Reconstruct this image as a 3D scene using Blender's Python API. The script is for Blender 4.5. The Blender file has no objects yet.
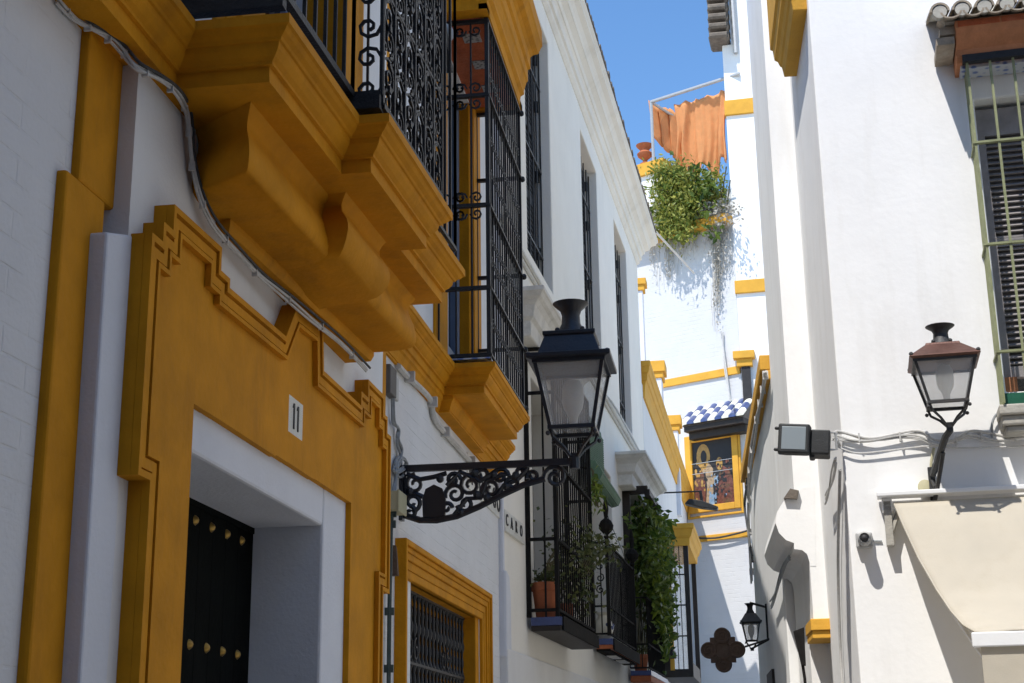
import bpy, bmesh, math, random
from mathutils import Vector, Matrix
random.seed(7)
R = math.radians
scn = bpy.context.scene
# ------------------------------------------------------------------ camera
CX = Vector((0.98838348, 0.15142947, -0.01293095))
CU = Vector((0.05444741, -0.27337129, 0.9603664))
CF = Vector((-0.14189282, 0.94991434, 0.27844061))
FL = 1464.4
CAM = Vector((0, 0, 1.6))
cd = bpy.data.cameras.new('camera'); cam = bpy.data.objects.new('camera', cd)
scn.collection.objects.link(cam); scn.camera = cam
cd.sensor_width = 36; cd.sensor_fit = 'HORIZONTAL'; cd.lens = FL / 1024 * 36
cd.clip_start = 0.05; cd.clip_end = 2000
m = Matrix((CX, CU, -CF)).transposed().to_4x4(); m.translation = CAM
cam.matrix_world = m
# ------------------------------------------------------------------ light
SUN_AZ, SUN_EL = R(-153), R(60)
w = bpy.data.worlds.new('World'); scn.world = w; w.use_nodes = True
nt = w.node_tree; bg = nt.nodes['Background']
sky = nt.nodes.new('ShaderNodeTexSky'); sky.sky_type = 'NISHITA'; sky.sun_disc = False
sky.sun_elevation = SUN_EL; sky.sun_rotation = SUN_AZ
sky.air_density = 1.0; sky.dust_density = 0.0; sky.ozone_density = 3.0
hs = nt.nodes.new('ShaderNodeHueSaturation'); hs.inputs['Saturation'].default_value = 1.15
nt.links.new(sky.outputs[0], hs.inputs['Color']); nt.links.new(hs.outputs[0], bg.inputs[0]); bg.inputs[1].default_value = 0.14
sl = bpy.data.lights.new('sun', 'SUN'); sl.energy = 3.3; sl.angle = R(0.5); sl.color = (1, 0.955, 0.89)
so = bpy.data.objects.new('sun', sl); scn.collection.objects.link(so)
sd = Vector((math.sin(SUN_AZ) * math.cos(SUN_EL), math.cos(SUN_AZ) * math.cos(SUN_EL), math.sin(SUN_EL)))
so.location = sd * 60; so.rotation_euler = sd.to_track_quat('Z', 'Y').to_euler()
scn.view_settings.view_transform = 'Standard'; scn.view_settings.look = 'None'
scn.view_settings.exposure = 0.75; scn.view_settings.gamma = 1
scn.render.engine = 'CYCLES'

# ------------------------------------------------------------------ planes of the street
def ray(x, y): return CF * FL + CX * (x - 512) - CU * (y - 341.5)
def at_depth(x, y, d): return CAM + ray(x, y) * (d / FL)
class Plane:
    """a facade: s runs along it, o out of it towards the street, z up"""
    def __init__(s, o, az, side):
        a = R(az); s.az = az; s.side = side
        s.o = Vector((o[0], o[1], 0)); s.d = Vector((math.sin(a), math.cos(a), 0))
        s.n = side * Vector((math.cos(a), -math.sin(a), 0))
    def W(s, a, o, z): return s.o + s.d * a + s.n * o + Vector((0, 0, z))
    def inv(s, x, y, o=0.0):
        r = ray(x, y); P = s.o + s.n * o; t = (P - CAM).dot(s.n) / r.dot(s.n); q = CAM + r * t
        return (q - s.o).dot(s.d), q.z
    def invs(s, x, y, a):
        r = ray(x, y); P = s.o + s.d * a; t = (P - CAM).dot(s.d) / r.dot(s.d); q = CAM + r * t
        return (q - s.o).dot(s.n), q.z
A = Plane((-1.8, 0), 0, 1)                 # ochre trimmed house, left
B = Plane((-1.8, 11.42), 2.6, 1)           # plain white house, left
B3 = Plane(B.W(11.1, 0, 0), 1.3, 1)        # yellow house beyond it
E = Plane((0.8181, 10.6624), 94.567, 1)    # sunlit front, right
C1 = Plane((0.8181, 10.6624), -1.947, -1)  # its side along the lane
E2 = Plane(C1.W(1.95, 0, 0), 94.567, 1)    # next front
C2 = Plane(E2.W(-0.215, 0, 0), -1.947, -1)
e3 = at_depth(741, 370, 34)
E3 = Plane(e3, 94.567, 1); D = Plane(e3, 118.4, 1)   # end of the lane
G = Plane((0, 0), 90, 1)                   # world aligned

# ------------------------------------------------------------------ mesh building
class Fr:
    def __init__(s, p, s0=0, o0=0, z0=0): s.p = p; s.s0 = s0; s.o0 = o0; s.z0 = z0
    def L(s, a, o, z): return Vector((a - s.s0, -s.p.side * (o - s.o0), z - s.z0))
    def loc(s): return s.p.W(s.s0, s.o0, s.z0)
    def rot(s): return R(90 - s.p.az)
NEAR = None        # when set, parts measured on the deeper wall plane are brought onto the real one
class MB:
    def __init__(s, fr): s.fr = fr; s.v = []; s.f = []
    def add(s, pts, faces):
        if NEAR: pts = [(a * NEAR, NEAR * o + 1.8 * (1 - NEAR), 1.6 + NEAR * (z - 1.6)) for a, o, z in pts]
        n = len(s.v); s.v += [s.fr.L(*p) for p in pts]; s.f += [tuple(n + i for i in f) for f in faces]; return s
    def box(s, s0, s1, o0, o1, z0, z1):
        p = [(a, o, z) for a in (s0, s1) for o in (o0, o1) for z in (z0, z1)]
        return s.add(p, [(0, 1, 3, 2), (4, 6, 7, 5), (0, 4, 5, 1), (2, 3, 7, 6), (0, 2, 6, 4), (1, 5, 7, 3)])
    def prism(s, poly, lo, hi, mode):      # mode 'sz','oz','so': plane of the polygon
        n = len(poly)
        if mode == 'sz': f = lambda p, k: (p[0], k, p[1])
        elif mode == 'oz': f = lambda p, k: (k, p[0], p[1])
        else: f = lambda p, k: (p[0], p[1], k)
        pts = [f(p, lo) for p in poly] + [f(p, hi) for p in poly]
        return s.add(pts, [tuple(range(n)), tuple(range(2 * n - 1, n - 1, -1))] + [(i, (i + 1) % n, n + (i + 1) % n, n + i) for i in range(n)])
    def loft(s, rings, caps=True):
        n = len(rings[0]); pts = [p for r in rings for p in r]; fs = []
        for k in range(len(rings) - 1):
            for i in range(n): fs.append((k * n + i, k * n + (i + 1) % n, (k + 1) * n + (i + 1) % n, (k + 1) * n + i))
        if caps: fs += [tuple(range(n)), tuple(range((len(rings) - 1) * n, len(rings) * n))]
        return s.add(pts, fs)
    def sqstack(s, sc, oc, lev):           # lev: (half size, z)
        return s.loft([[(sc - h, oc - h, z), (sc + h, oc - h, z), (sc + h, oc + h, z), (sc - h, oc + h, z)] for h, z in lev])
    def lathe(s, sc, oc, prof, n=16):
        return s.loft([[(sc + r * math.cos(2 * math.pi * i / n), oc + r * math.sin(2 * math.pi * i / n), z) for i in range(n)] for r, z in prof])
    def tube(s, pts, r, n=6, taper=None):
        V = [Vector(p) for p in pts]; rings = []
        if len(V) < 2: return s
        t0 = (V[1] - V[0]).normalized()
        ref = Vector((0, 0, 1)) if abs(t0.z) < .9 else Vector((1, 0, 0))
        u = t0.cross(ref).normalized()
        for i, p in enumerate(V):
            t = (V[min(i + 1, len(V) - 1)] - V[max(i - 1, 0)])
            t = t.normalized() if t.length > 1e-9 else t0
            u = (u - t * u.dot(t)); u = u.normalized() if u.length > 1e-6 else t.orthogonal().normalized()
            b = t.cross(u); rr = r * (1 if taper is None else 1 + (taper - 1) * i / (len(V) - 1))
            rings.append([tuple(p + (u * math.cos(2 * math.pi * (k + .5) / n) + b * math.sin(2 * math.pi * (k + .5) / n)) * rr) for k in range(n)])
        return s.loft(rings)
    def ball(s, c, r, n=8):
        return s.loft([[(c[0] + r * math.sin(math.pi * j / n) * math.cos(2 * math.pi * i / n), c[1] + r * math.sin(math.pi * j / n) * math.sin(2 * math.pi * i / n), c[2] - r * math.cos(math.pi * j / n)) for i in range(n)] for j in [.15] + list(range(1, n)) + [n - .15]])
    def build(s, name, mat, parent=None, smooth=False, bevel=0, recalc=True):
        me = bpy.data.meshes.new(name); me.from_pydata([tuple(v) for v in s.v], [], s.f); me.update()
        if recalc:
            bm = bmesh.new(); bm.from_mesh(me); bmesh.ops.recalc_face_normals(bm, faces=bm.faces); bm.to_mesh(me); bm.free()
        if smooth:
            for p in me.polygons: p.use_smooth = True
        me.materials.append(mat)
        o = bpy.data.objects.new(name, me); scn.collection.objects.link(o)
        if parent is not None: o.parent = parent
        else: o.location = s.fr.loc(); o.rotation_euler = (0, 0, s.fr.rot())
        if bevel:
            b = o.modifiers.new('bevel', 'BEVEL'); b.width = bevel; b.segments = 2; b.limit_method = 'ANGLE'; b.angle_limit = R(40)
        if smooth:
            e = o.modifiers.new('split', 'EDGE_SPLIT'); e.split_angle = R(42)
        return o
def tag(o, label=None, cat=None, group=None, kind=None):
    for k, v in (('label', label), ('category', cat), ('group', group), ('kind', kind)):
        if v: o[k] = v
    return o
def thing(name, fr, label, cat, group=None):
    o = bpy.data.objects.new(name, None); scn.collection.objects.link(o); o.empty_display_size = .2
    o.location = fr.loc(); o.rotation_euler = (0, 0, fr.rot())
    return tag(o, label, cat, group)
def copy_tree(o, parent=None):
    c = o.copy(); scn.collection.objects.link(c)
    if parent: c.parent = parent
    for ch in list(o.children): copy_tree(ch, c)
    return c

def wall_mesh(mb, s0, s1, z0, z1, holes, front, depth):
    """closed wall with rectangular through holes (hs0,hs1,hz0,hz1)"""
    S = sorted({s0, s1, *[h[0] for h in holes], *[h[1] for h in holes]}); S = [a for a in S if s0 <= a <= s1]
    Z = sorted({z0, z1, *[h[2] for h in holes], *[h[3] for h in holes]}); Z = [a for a in Z if z0 <= a <= z1]
    solid = lambda i, j: 0 <= i < len(S) - 1 and 0 <= j < len(Z) - 1 and not any(h[0] <= (S[i] + S[i + 1]) / 2 <= h[1] and h[2] <= (Z[j] + Z[j + 1]) / 2 <= h[3] for h in holes)
    ns, nz = len(S), len(Z)
    pts = [(S[i], o, Z[j]) for o in (front, front - depth) for i in range(ns) for j in range(nz)]
    id = lambda k, i, j: k * ns * nz + i * nz + j
    fs = []
    for i in range(ns - 1):
        for j in range(nz - 1):
            if not solid(i, j): continue
            for k in (0, 1): fs.append((id(k, i, j), id(k, i + 1, j), id(k, i + 1, j + 1), id(k, i, j + 1)))
            for di, dj, a, b in ((-1, 0, (i, j), (i, j + 1)), (1, 0, (i + 1, j), (i + 1, j + 1)), (0, -1, (i, j), (i + 1, j)), (0, 1, (i, j + 1), (i + 1, j + 1))):
                if not solid(i + di, j + dj): fs.append((id(0, *a), id(0, *b), id(1, *b), id(1, *a)))
    return mb.add(pts, fs)

def offset_poly(poly, k):
    """inset a simple 2D polygon by k (its interior on the left when counter-clockwise)"""
    n = len(poly); area = sum(poly[i][0] * poly[(i + 1) % n][1] - poly[(i + 1) % n][0] * poly[i][1] for i in range(n))
    sg = 1 if area > 0 else -1; out = []
    for i in range(n):
        p0, p1, p2 = Vector(poly[i - 1]), Vector(poly[i]), Vector(poly[(i + 1) % n])
        d1 = (p1 - p0).normalized(); d2 = (p2 - p1).normalized()
        n1 = Vector((-d1.y, d1.x)) * sg; n2 = Vector((-d2.y, d2.x)) * sg
        q = n1 + n2; q = q / max(q.dot(n1), .2) if q.length > 1e-6 else n1
        out.append(tuple(p1 + q * k))
    return out
def offset_line(path, k):
    """shift an open rectilinear path (s,o) by k towards the wall side"""
    n = len(path); out = []
    for i in range(n):
        ns = []
        for a, b in ((i - 1, i), (i, i + 1)):
            if a < 0 or b >= n: continue
            d = (Vector(path[b]) - Vector(path[a])).normalized(); ns.append(Vector((d.y, -d.x)))
        q = sum(ns, Vector((0, 0)))
        if len(ns) == 2: q = q / max(q.dot(ns[0]), .2)
        out.append(tuple(Vector(path[i]) + q * k))
    return out
def cornice(mb, path, prof, back):
    """moulding that follows path (s,o) with profile (k,z) top to bottom; back is the o of the wall behind"""
    rings = []
    for k, z in prof:
        q = offset_line(path, k)
        rings.append([(a, o, z) for a, o in q] + [(path[-1][0], back, z), (path[0][0], back, z)])
    return mb.loft(rings)
def arc(cx, cz, r, a0, a1, n=10): return [(cx + r * math.cos(R(a0 + (a1 - a0) * i / n)), cz + r * math.sin(R(a0 + (a1 - a0) * i / n))) for i in range(n + 1)]
def scroll(cx, cz, r, a0, turns=1.4, sgn=1, n=16):
    out = []
    for i in range(n + 1):
        t = i / n; rr = r * (1 - .8 * t); a = R(a0) + sgn * t * turns * 2 * math.pi
        out.append((cx + rr * math.cos(a), cz + rr * math.sin(a)))
    return out
def leaves(mb, pts, size, droop=0.0, long=1.7):
    for p in pts:
        c = Vector(p); a = random.uniform(0, 6.283); b = random.uniform(-1.1, 1.1)
        u = Vector((math.cos(a) * math.cos(b), math.sin(a) * math.cos(b), math.sin(b) - droop)).normalized()
        v = u.cross(Vector((random.uniform(-1, 1), random.uniform(-1, 1), random.uniform(-.4, 1)))).normalized()
        l = size * random.uniform(.6, 1.3); k = l / long / 2; nn = u.cross(v) * l * .12
        n = len(mb.v)
        q = [c - u * l / 2, c - nn * .5 + v * k, c + u * l / 2, c - nn * .5 - v * k]
        mb.add([tuple(x) for x in q], [(0, 1, 2), (0, 2, 3)])
    return mb

# ------------------------------------------------------------------ materials
def newmat(name):
    mt = bpy.data.materials.new(name); mt.use_nodes = True
    return mt, mt.node_tree, mt.node_tree.nodes['Principled BSDF']
def nd(t, kind, **kw):
    n = t.nodes.new(kind)
    for k, v in kw.items():
        if k in n.inputs: n.inputs[k].default_value = v
        else: setattr(n, k, v)
    return n
def paint(name, col, rough=.8, var=.12, scale=6, bump=.25, bscale=40, dirt=None, dirt_amt=.3, spec=.3, metal=0, streak=0, brick=0, chips=None):
    mt, t, bs = newmat(name); L = t.links.new
    tc = nd(t, 'ShaderNodeTexCoord'); 
    n1 = nd(t, 'ShaderNodeTexNoise', Scale=scale, Detail=6, Roughness=.6); L(tc.outputs['Object'], n1.inputs['Vector'])
    mix = nd(t, 'ShaderNodeMix', data_type='RGBA'); 
    mr = nd(t, 'ShaderNodeMapRange'); mr.inputs[1].default_value = .3; mr.inputs[2].default_value = .7; L(n1.outputs[0], mr.inputs[0])
    L(mr.outputs[0], mix.inputs[0])
    c0 = [max(0, c * (1 - var)) for c in col]; c1 = [min(1, c * (1 + var * .6)) for c in col]
    mix.inputs[6].default_value = (*c0, 1); mix.inputs[7].default_value = (*c1, 1); out = mix.outputs[2]
    if dirt:
        mp = nd(t, 'ShaderNodeMapping'); L(tc.outputs['Object'], mp.inputs[0])
        mp.inputs['Scale'].default_value = (1, 1, .18) if streak else (1, 1, 1)
        n2 = nd(t, 'ShaderNodeTexNoise', Scale=3.2, Detail=8, Roughness=.68); L(mp.outputs[0], n2.inputs['Vector'])
        r2 = nd(t, 'ShaderNodeMapRange'); r2.inputs[1].default_value = .52; r2.inputs[2].default_value = .78; r2.inputs[4].default_value = dirt_amt; L(n2.outputs[0], r2.inputs[0])
        m2 = nd(t, 'ShaderNodeMix', data_type='RGBA'); L(r2.outputs[0], m2.inputs[0]); L(out, m2.inputs[6]); m2.inputs[7].default_value = (*dirt, 1); out = m2.outputs[2]
    if chips:
        n5 = nd(t, 'ShaderNodeTexNoise', Scale=9, Detail=9, Roughness=.75); L(tc.outputs['Object'], n5.inputs['Vector'])
        r5 = nd(t, 'ShaderNodeMapRange'); r5.inputs[1].default_value = .70; r5.inputs[2].default_value = .735; r5.inputs[4].default_value = .7; L(n5.outputs[0], r5.inputs[0])
        m5 = nd(t, 'ShaderNodeMix', data_type='RGBA'); L(r5.outputs[0], m5.inputs[0]); L(out, m5.inputs[6]); m5.inputs[7].default_value = (*chips, 1); out = m5.outputs[2]
    n3 = nd(t, 'ShaderNodeTexNoise', Scale=bscale, Detail=4); L(tc.outputs['Object'], n3.inputs['Vector'])
    n4 = nd(t, 'ShaderNodeTexNoise', Scale=3.0, Detail=3); L(tc.outputs['Object'], n4.inputs['Vector'])
    h = nd(t, 'ShaderNodeMath', operation='MULTIPLY_ADD'); L(n4.outputs[0], h.inputs[0]); h.inputs[1].default_value = 2.5; L(n3.outputs[0], h.inputs[2])
    bp = nd(t, 'ShaderNodeBump', Strength=bump, Distance=.012); L(h.outputs[0], bp.inputs['Height']); nrm = bp.outputs[0]
    if brick:
        sx = nd(t, 'ShaderNodeSeparateXYZ'); L(tc.outputs['Object'], sx.inputs[0])
        wn = nd(t, 'ShaderNodeTexNoise', Scale=1.7, Detail=2); L(tc.outputs['Object'], wn.inputs['Vector'])
        wz = nd(t, 'ShaderNodeMath', operation='MULTIPLY_ADD'); L(wn.outputs[0], wz.inputs[0]); wz.inputs[1].default_value = .03; L(sx.outputs[2], wz.inputs[2])
        cb = nd(t, 'ShaderNodeCombineXYZ'); L(sx.outputs[0], cb.inputs[0]); L(wz.outputs[0], cb.inputs[1])
        bk = nd(t, 'ShaderNodeTexBrick', Scale=1.0); L(cb.outputs[0], bk.inputs['Vector'])
        bk.inputs['Mortar Size'].default_value = .006 * brick; bk.inputs['Mortar Smooth'].default_value = .6
        bk.inputs['Brick Width'].default_value = .27 * brick; bk.inputs['Row Height'].default_value = .078 * brick
        msk = nd(t, 'ShaderNodeTexNoise', Scale=2.2, Detail=4, Roughness=.7); L(tc.outputs['Object'], msk.inputs['Vector'])
        mr3 = nd(t, 'ShaderNodeMapRange'); mr3.inputs[1].default_value = .43; mr3.inputs[2].default_value = .68; L(msk.outputs[0], mr3.inputs[0])
        mu = nd(t, 'ShaderNodeMath', operation='MULTIPLY'); L(bk.outputs['Fac'], mu.inputs[0]); L(mr3.outputs[0], mu.inputs[1])
        b2 = nd(t, 'ShaderNodeBump', Strength=.55, Distance=.01, invert=True); L(mu.outputs[0], b2.inputs['Height']); L(nrm, b2.inputs['Normal']); nrm = b2.outputs[0]
    L(nrm, bs.inputs['Normal']); L(out, bs.inputs['Base Color'])
    bs.inputs['Roughness'].default_value = rough; bs.inputs['Metallic'].default_value = metal
    bs.inputs['Specular IOR Level'].default_value = spec
    return mt
M = {}
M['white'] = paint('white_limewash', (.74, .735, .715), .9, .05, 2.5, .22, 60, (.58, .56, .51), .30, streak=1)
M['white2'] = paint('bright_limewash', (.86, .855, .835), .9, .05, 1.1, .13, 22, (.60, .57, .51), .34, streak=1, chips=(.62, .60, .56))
M['cream'] = paint('warm_white_plaster', (.85, .815, .73), .9, .05, 1.6, .16, 40, (.60, .57, .50), .26, streak=1)
M['creamold'] = paint('weathered_cream_moulding', (.66, .635, .575), .9, .12, 6, .3, 50, (.20, .19, .16), .55)
M['creamtrim'] = paint('cream_cornice_plaster', (.82, .775, .68), .9, .05, 1.3, .12, 50, (.46, .42, .34), .35, streak=1)
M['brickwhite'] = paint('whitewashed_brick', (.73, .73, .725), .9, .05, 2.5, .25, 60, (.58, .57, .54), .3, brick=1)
M['brickfar'] = paint('older_whitewashed_brick', (.60, .60, .60), .9, .04, 2, .2, 40, (.66, .65, .62), .3, brick=1.25)  # older, duller whitewash of the end wall
M['bluewhite'] = paint('cool_white_paint', (.70, .715, .75), .9, .05, 3, .2, 60, (.55, .56, .58), .25)
M['ochre'] = paint('ochre_paint', (.60, .252, .010), .72, .16, 5, .22, 45, (.24, .095, .012), .65, spec=.12, streak=1, chips=(.66, .44, .17))
M['ochre2'] = paint('golden_ochre_paint', (.68, .36, .045), .75, .1, 4, .25, 45, (.45, .20, .03), .35)
M['iron'] = paint('black_iron', (.010, .0105, .012), .5, .3, 20, .25, 90, (.025, .022, .02), .4, spec=.35)
M['matteiron'] = paint('matt_black_iron', (.018, .017, .016), .9, .3, 20, .25, 90, (.04, .032, .025), .4, spec=.08)
M['irongrey'] = paint('weathered_iron', (.03, .03, .03), .55, .3, 20, .25, 90, (.07, .05, .035), .5, spec=.5)
M['lampblack'] = paint('lantern_black_paint', (.010, .013, .020), .38, .2, 8, .15, 60, spec=.5)
M['copper'] = paint('weathered_copper', (.115, .058, .045), .5, .25, 14, .2, 60, (.08, .05, .04), .6, metal=.4)
M['green'] = paint('olive_green_paint', (.25, .265, .14), .5, .2, 15, .2, 80, (.12, .11, .06), .4)
M['darkgreen'] = paint('dark_green_glaze', (.02, .10, .06), .35, .2, 10, .1, 50)
M['shutter'] = paint('dark_shutter', (.035, .032, .032), .6, .2, 10, .2, 80)
M['shutterbrown'] = paint('brown_black_woodwork', (.03, .024, .020), .55, .25, 9, .2, 60)
M['blueshutter'] = paint('blue_grey_paint', (.16, .22, .33), .45, .15, 6, .1, 60, spec=.5)
M['door'] = paint('black_green_door', (.004, .005, .0045), .85, .3, 5, .2, 40, spec=.05)
M['brass'] = paint('aged_brass', (.34, .22, .06), .4, .25, 30, .1, 60, metal=.9)
M['wire'] = paint('white_cable', (.58, .57, .54), .7, .15, 25, .2, 80, (.25, .24, .22), .5)
M['wiredark'] = paint('dark_cable', (.05, .05, .05), .6, .2, 20, .2, 80)
M['wiregrey'] = paint('grey_conduit', (.30, .32, .33), .6, .2, 20, .2, 80)
M['conduit'] = paint('dark_green_conduit', (.06, .085, .08), .5, .2, 20, .2, 80)
M['beige'] = paint('beige_box', (.45, .42, .27), .6, .1, 9, .1, 60)
M['boxgrey'] = paint('grey_meter_box', (.13, .12, .11), .6, .2, 9, .1, 60)
M['boxpale'] = paint('pale_grey_box', (.52, .52, .50), .6, .1, 9, .1, 60)
M['plate'] = paint('pale_ceramic_plate', (.70, .69, .63), .35, .05, 9, .05, 60)
M['ink'] = paint('dark_ink', (.03, .03, .032), .6, .1, 9, .05, 60)
M['terracotta'] = paint('terracotta', (.42, .13, .055), .8, .2, 9, .3, 60, (.50, .32, .22), .45)
M['brickred'] = paint('red_brick_soffit', (.42, .105, .04), .85, .25, 14, .5, 50, (.28, .20, .15), .35)
M['brickorange'] = paint('orange_brick', (.45, .19, .09), .85, .2, 10, .4, 50, (.25, .12, .07), .4)
M['oldtile'] = paint('old_roof_tile', (.16, .135, .11), .85, .3, 12, .4, 50, (.42, .36, .28), .5)
M['tilemortar'] = paint('weathered_clay_tile', (.30, .25, .19), .85, .3, 12, .4, 50, (.60, .55, .45), .6)
M['shuttergrey'] = paint('grey_brown_louvres', (.26, .24, .235), .6, .2, 10, .2, 80)
M['bluetile'] = paint('blue_glazed_tile', (.055, .08, .20), .3, .3, 10, .1, 50, (.22, .24, .33), .6, spec=.5)
M['whitetile'] = paint('white_glazed_tile', (.72, .69, .58), .3, .1, 10, .1, 50, (.45, .38, .25), .35, spec=.5)
M['cloth'] = paint('orange_canvas', (.88, .46, .20), .9, .1, 5, .3, 60, (.72, .30, .11), .3)
M['awning'] = paint('cream_awning_canvas', (.71, .66, .56), .9, .05, 3, .12, 90, (.56, .49, .36), .35)
M['metalgrey'] = paint('galvanised_tube', (.48, .48, .47), .45, .1, 20, .1, 60, metal=.5)
M['whitebar'] = paint('white_aluminium', (.80, .80, .79), .4, .03, 9, .05, 60)
M['plastic'] = paint('black_floodlight_housing', (.025, .026, .026), .5, .2, 12, .2, 120)
M['camgrey'] = paint('pale_camera_housing', (.42, .42, .41), .45, .1, 12, .1, 60)
M['bronze'] = paint('brown_bronze', (.13, .085, .06), .55, .3, 16, .3, 60, (.11, .085, .06), .6, metal=.2)
M['stone'] = paint('grey_stone_sill', (.42, .40, .35), .85, .15, 12, .35, 50, (.20, .19, .16), .6)
M['soil'] = paint('dry_soil', (.07, .05, .035), .95, .3, 14, .4, 50)
M['stem'] = paint('green_brown_stem', (.10, .085, .04), .8, .3, 14, .3, 50)
M['dry'] = paint('dry_hanging_stems', (.40, .37, .31), .9, .3, 14, .2, 50)
M['asphalt'] = paint('street_paving', (.45, .425, .385), .9, .15, 5, .4, 40, (.12, .11, .10), .4)
M['pave'] = paint('pale_pavement', (.34, .32, .29), .9, .15, 3, .3, 40)
M['greenblind'] = paint('faded_green_blind', (.115, .20, .13), .7, .2, 20, .4, 120, (.22, .26, .2), .3)
M['greywall'] = paint('grey_render', (.60, .61, .63), .9, .1, 3, .2, 40)
M['bulb'] = paint('frosted_bulb', (.62, .61, .56), .35, .05, 9, .02, 60)
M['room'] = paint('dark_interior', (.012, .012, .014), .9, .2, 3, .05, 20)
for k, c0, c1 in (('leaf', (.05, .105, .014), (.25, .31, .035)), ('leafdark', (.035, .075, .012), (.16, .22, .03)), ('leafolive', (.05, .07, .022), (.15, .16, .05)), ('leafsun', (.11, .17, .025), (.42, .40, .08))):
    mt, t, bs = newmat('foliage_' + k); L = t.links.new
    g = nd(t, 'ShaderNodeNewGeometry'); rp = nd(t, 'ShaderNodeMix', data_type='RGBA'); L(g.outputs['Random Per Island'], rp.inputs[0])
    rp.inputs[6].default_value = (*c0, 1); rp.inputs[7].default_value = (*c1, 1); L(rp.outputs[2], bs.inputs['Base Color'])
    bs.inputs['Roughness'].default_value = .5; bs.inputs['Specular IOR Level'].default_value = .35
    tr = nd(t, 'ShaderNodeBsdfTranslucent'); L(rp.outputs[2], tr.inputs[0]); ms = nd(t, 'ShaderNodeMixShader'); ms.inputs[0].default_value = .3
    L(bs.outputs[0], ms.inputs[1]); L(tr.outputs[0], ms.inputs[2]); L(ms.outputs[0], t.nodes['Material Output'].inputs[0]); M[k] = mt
for nm in ('awning', 'cloth'):
    t = M[nm].node_tree; bs = t.nodes['Principled BSDF']; tr = nd(t, 'ShaderNodeBsdfTranslucent'); ms = nd(t, 'ShaderNodeMixShader'); ms.inputs[0].default_value = .42
    t.links.new(bs.inputs['Base Color'].links[0].from_socket, tr.inputs[0])
    t.links.new(bs.outputs[0], ms.inputs[1]); t.links.new(tr.outputs[0], ms.inputs[2]); t.links.new(ms.outputs[0], t.nodes['Material Output'].inputs[0])
def glassmat(name, tint, fac, rough):
    mt, t, bs = newmat(name); bs.inputs['Base Color'].default_value = (*tint, 1); bs.inputs['Roughness'].default_value = rough
    bs.inputs['Specular IOR Level'].default_value = .6
    tc = nd(t, 'ShaderNodeTexCoord'); n = nd(t, 'ShaderNodeTexNoise', Scale=7, Detail=6); t.links.new(tc.outputs['Object'], n.inputs['Vector'])
    mr = nd(t, 'ShaderNodeMapRange'); mr.inputs[3].default_value = fac * .6; mr.inputs[4].default_value = fac * 1.3; t.links.new(n.outputs[0], mr.inputs[0])
    tr = nd(t, 'ShaderNodeBsdfTransparent'); ms = nd(t, 'ShaderNodeMixShader'); t.links.new(mr.outputs[0], ms.inputs[0])
    t.links.new(tr.outputs[0], ms.inputs[1]); t.links.new(bs.outputs[0], ms.inputs[2]); t.links.new(ms.outputs[0], t.nodes['Material Output'].inputs[0])
    return mt
M['lampglass'] = glassmat('dusty_lantern_glass', (.8, .8, .77), .22, .2)
M['lampglass2'] = glassmat('clear_lantern_glass', (.7, .7, .68), .28, .2)
mt, t, bs = newmat('dark_window_glass'); bs.inputs['Base Color'].default_value = (.012, .015, .02, 1); bs.inputs['Roughness'].default_value = .06
tc = nd(t, 'ShaderNodeTexCoord'); n = nd(t, 'ShaderNodeTexNoise', Scale=2.5); t.links.new(tc.outputs['Object'], n.inputs['Vector'])
bp = nd(t, 'ShaderNodeBump', Strength=.06); t.links.new(n.outputs[0], bp.inputs['Height']); t.links.new(bp.outputs[0], bs.inputs['Normal']); M['glass'] = mt
mt, t, bs = newmat('floodlight_reflector'); bs.inputs['Base Color'].default_value = (.30, .33, .33, 1); bs.inputs['Metallic'].default_value = .6; bs.inputs['Roughness'].default_value = .35
tc = nd(t, 'ShaderNodeTexCoord'); n = nd(t, 'ShaderNodeTexNoise', Scale=9); t.links.new(tc.outputs['Object'], n.inputs['Vector'])
bp = nd(t, 'ShaderNodeBump', Strength=.3); t.links.new(n.outputs[0], bp.inputs['Height']); t.links.new(bp.outputs[0], bs.inputs['Normal']); M['reflector'] = mt
# patterned blue floor tiles
mt, t, bs = newmat('patterned_grey_tile'); L = t.links.new
tc = nd(t, 'ShaderNodeTexCoord'); vo = nd(t, 'ShaderNodeTexVoronoi', Scale=38); L(tc.outputs['Object'], vo.inputs['Vector'])
ck = nd(t, 'ShaderNodeMix', data_type='RGBA'); mr = nd(t, 'ShaderNodeMapRange'); mr.inputs[1].default_value = .2; mr.inputs[2].default_value = .5; L(vo.outputs['Distance'], mr.inputs[0]); L(mr.outputs[0], ck.inputs[0])
ck.inputs[6].default_value = (.06, .06, .065, 1); ck.inputs[7].default_value = (.33, .33, .33, 1); L(ck.outputs[2], bs.inputs['Base Color']); bs.inputs['Roughness'].default_value = .5; M['greytile'] = mt
mt, t, bs = newmat('patterned_blue_tile'); L = t.links.new
tc = nd(t, 'ShaderNodeTexCoord'); vo = nd(t, 'ShaderNodeTexVoronoi', Scale=16); L(tc.outputs['Object'], vo.inputs['Vector'])
ck = nd(t, 'ShaderNodeMix', data_type='RGBA'); mr = nd(t, 'ShaderNodeMapRange'); mr.inputs[1].default_value = .25; mr.inputs[2].default_value = .45; L(vo.outputs['Distance'], mr.inputs[0]); L(mr.outputs[0], ck.inputs[0])
ck.inputs[6].default_value = (.10, .16, .38, 1); ck.inputs[7].default_value = (.50, .52, .55, 1); L(ck.outputs[2], bs.inputs['Base Color']); bs.inputs['Roughness'].default_value = .3; M['floortile'] = mt

# ================================================================== SETTING
g = MB(Fr(G)); g.add([(-150, -120, 0), (150, -120, 0), (150, 250, 0), (-150, 250, 0)], [(0, 1, 2, 3)])
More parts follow.
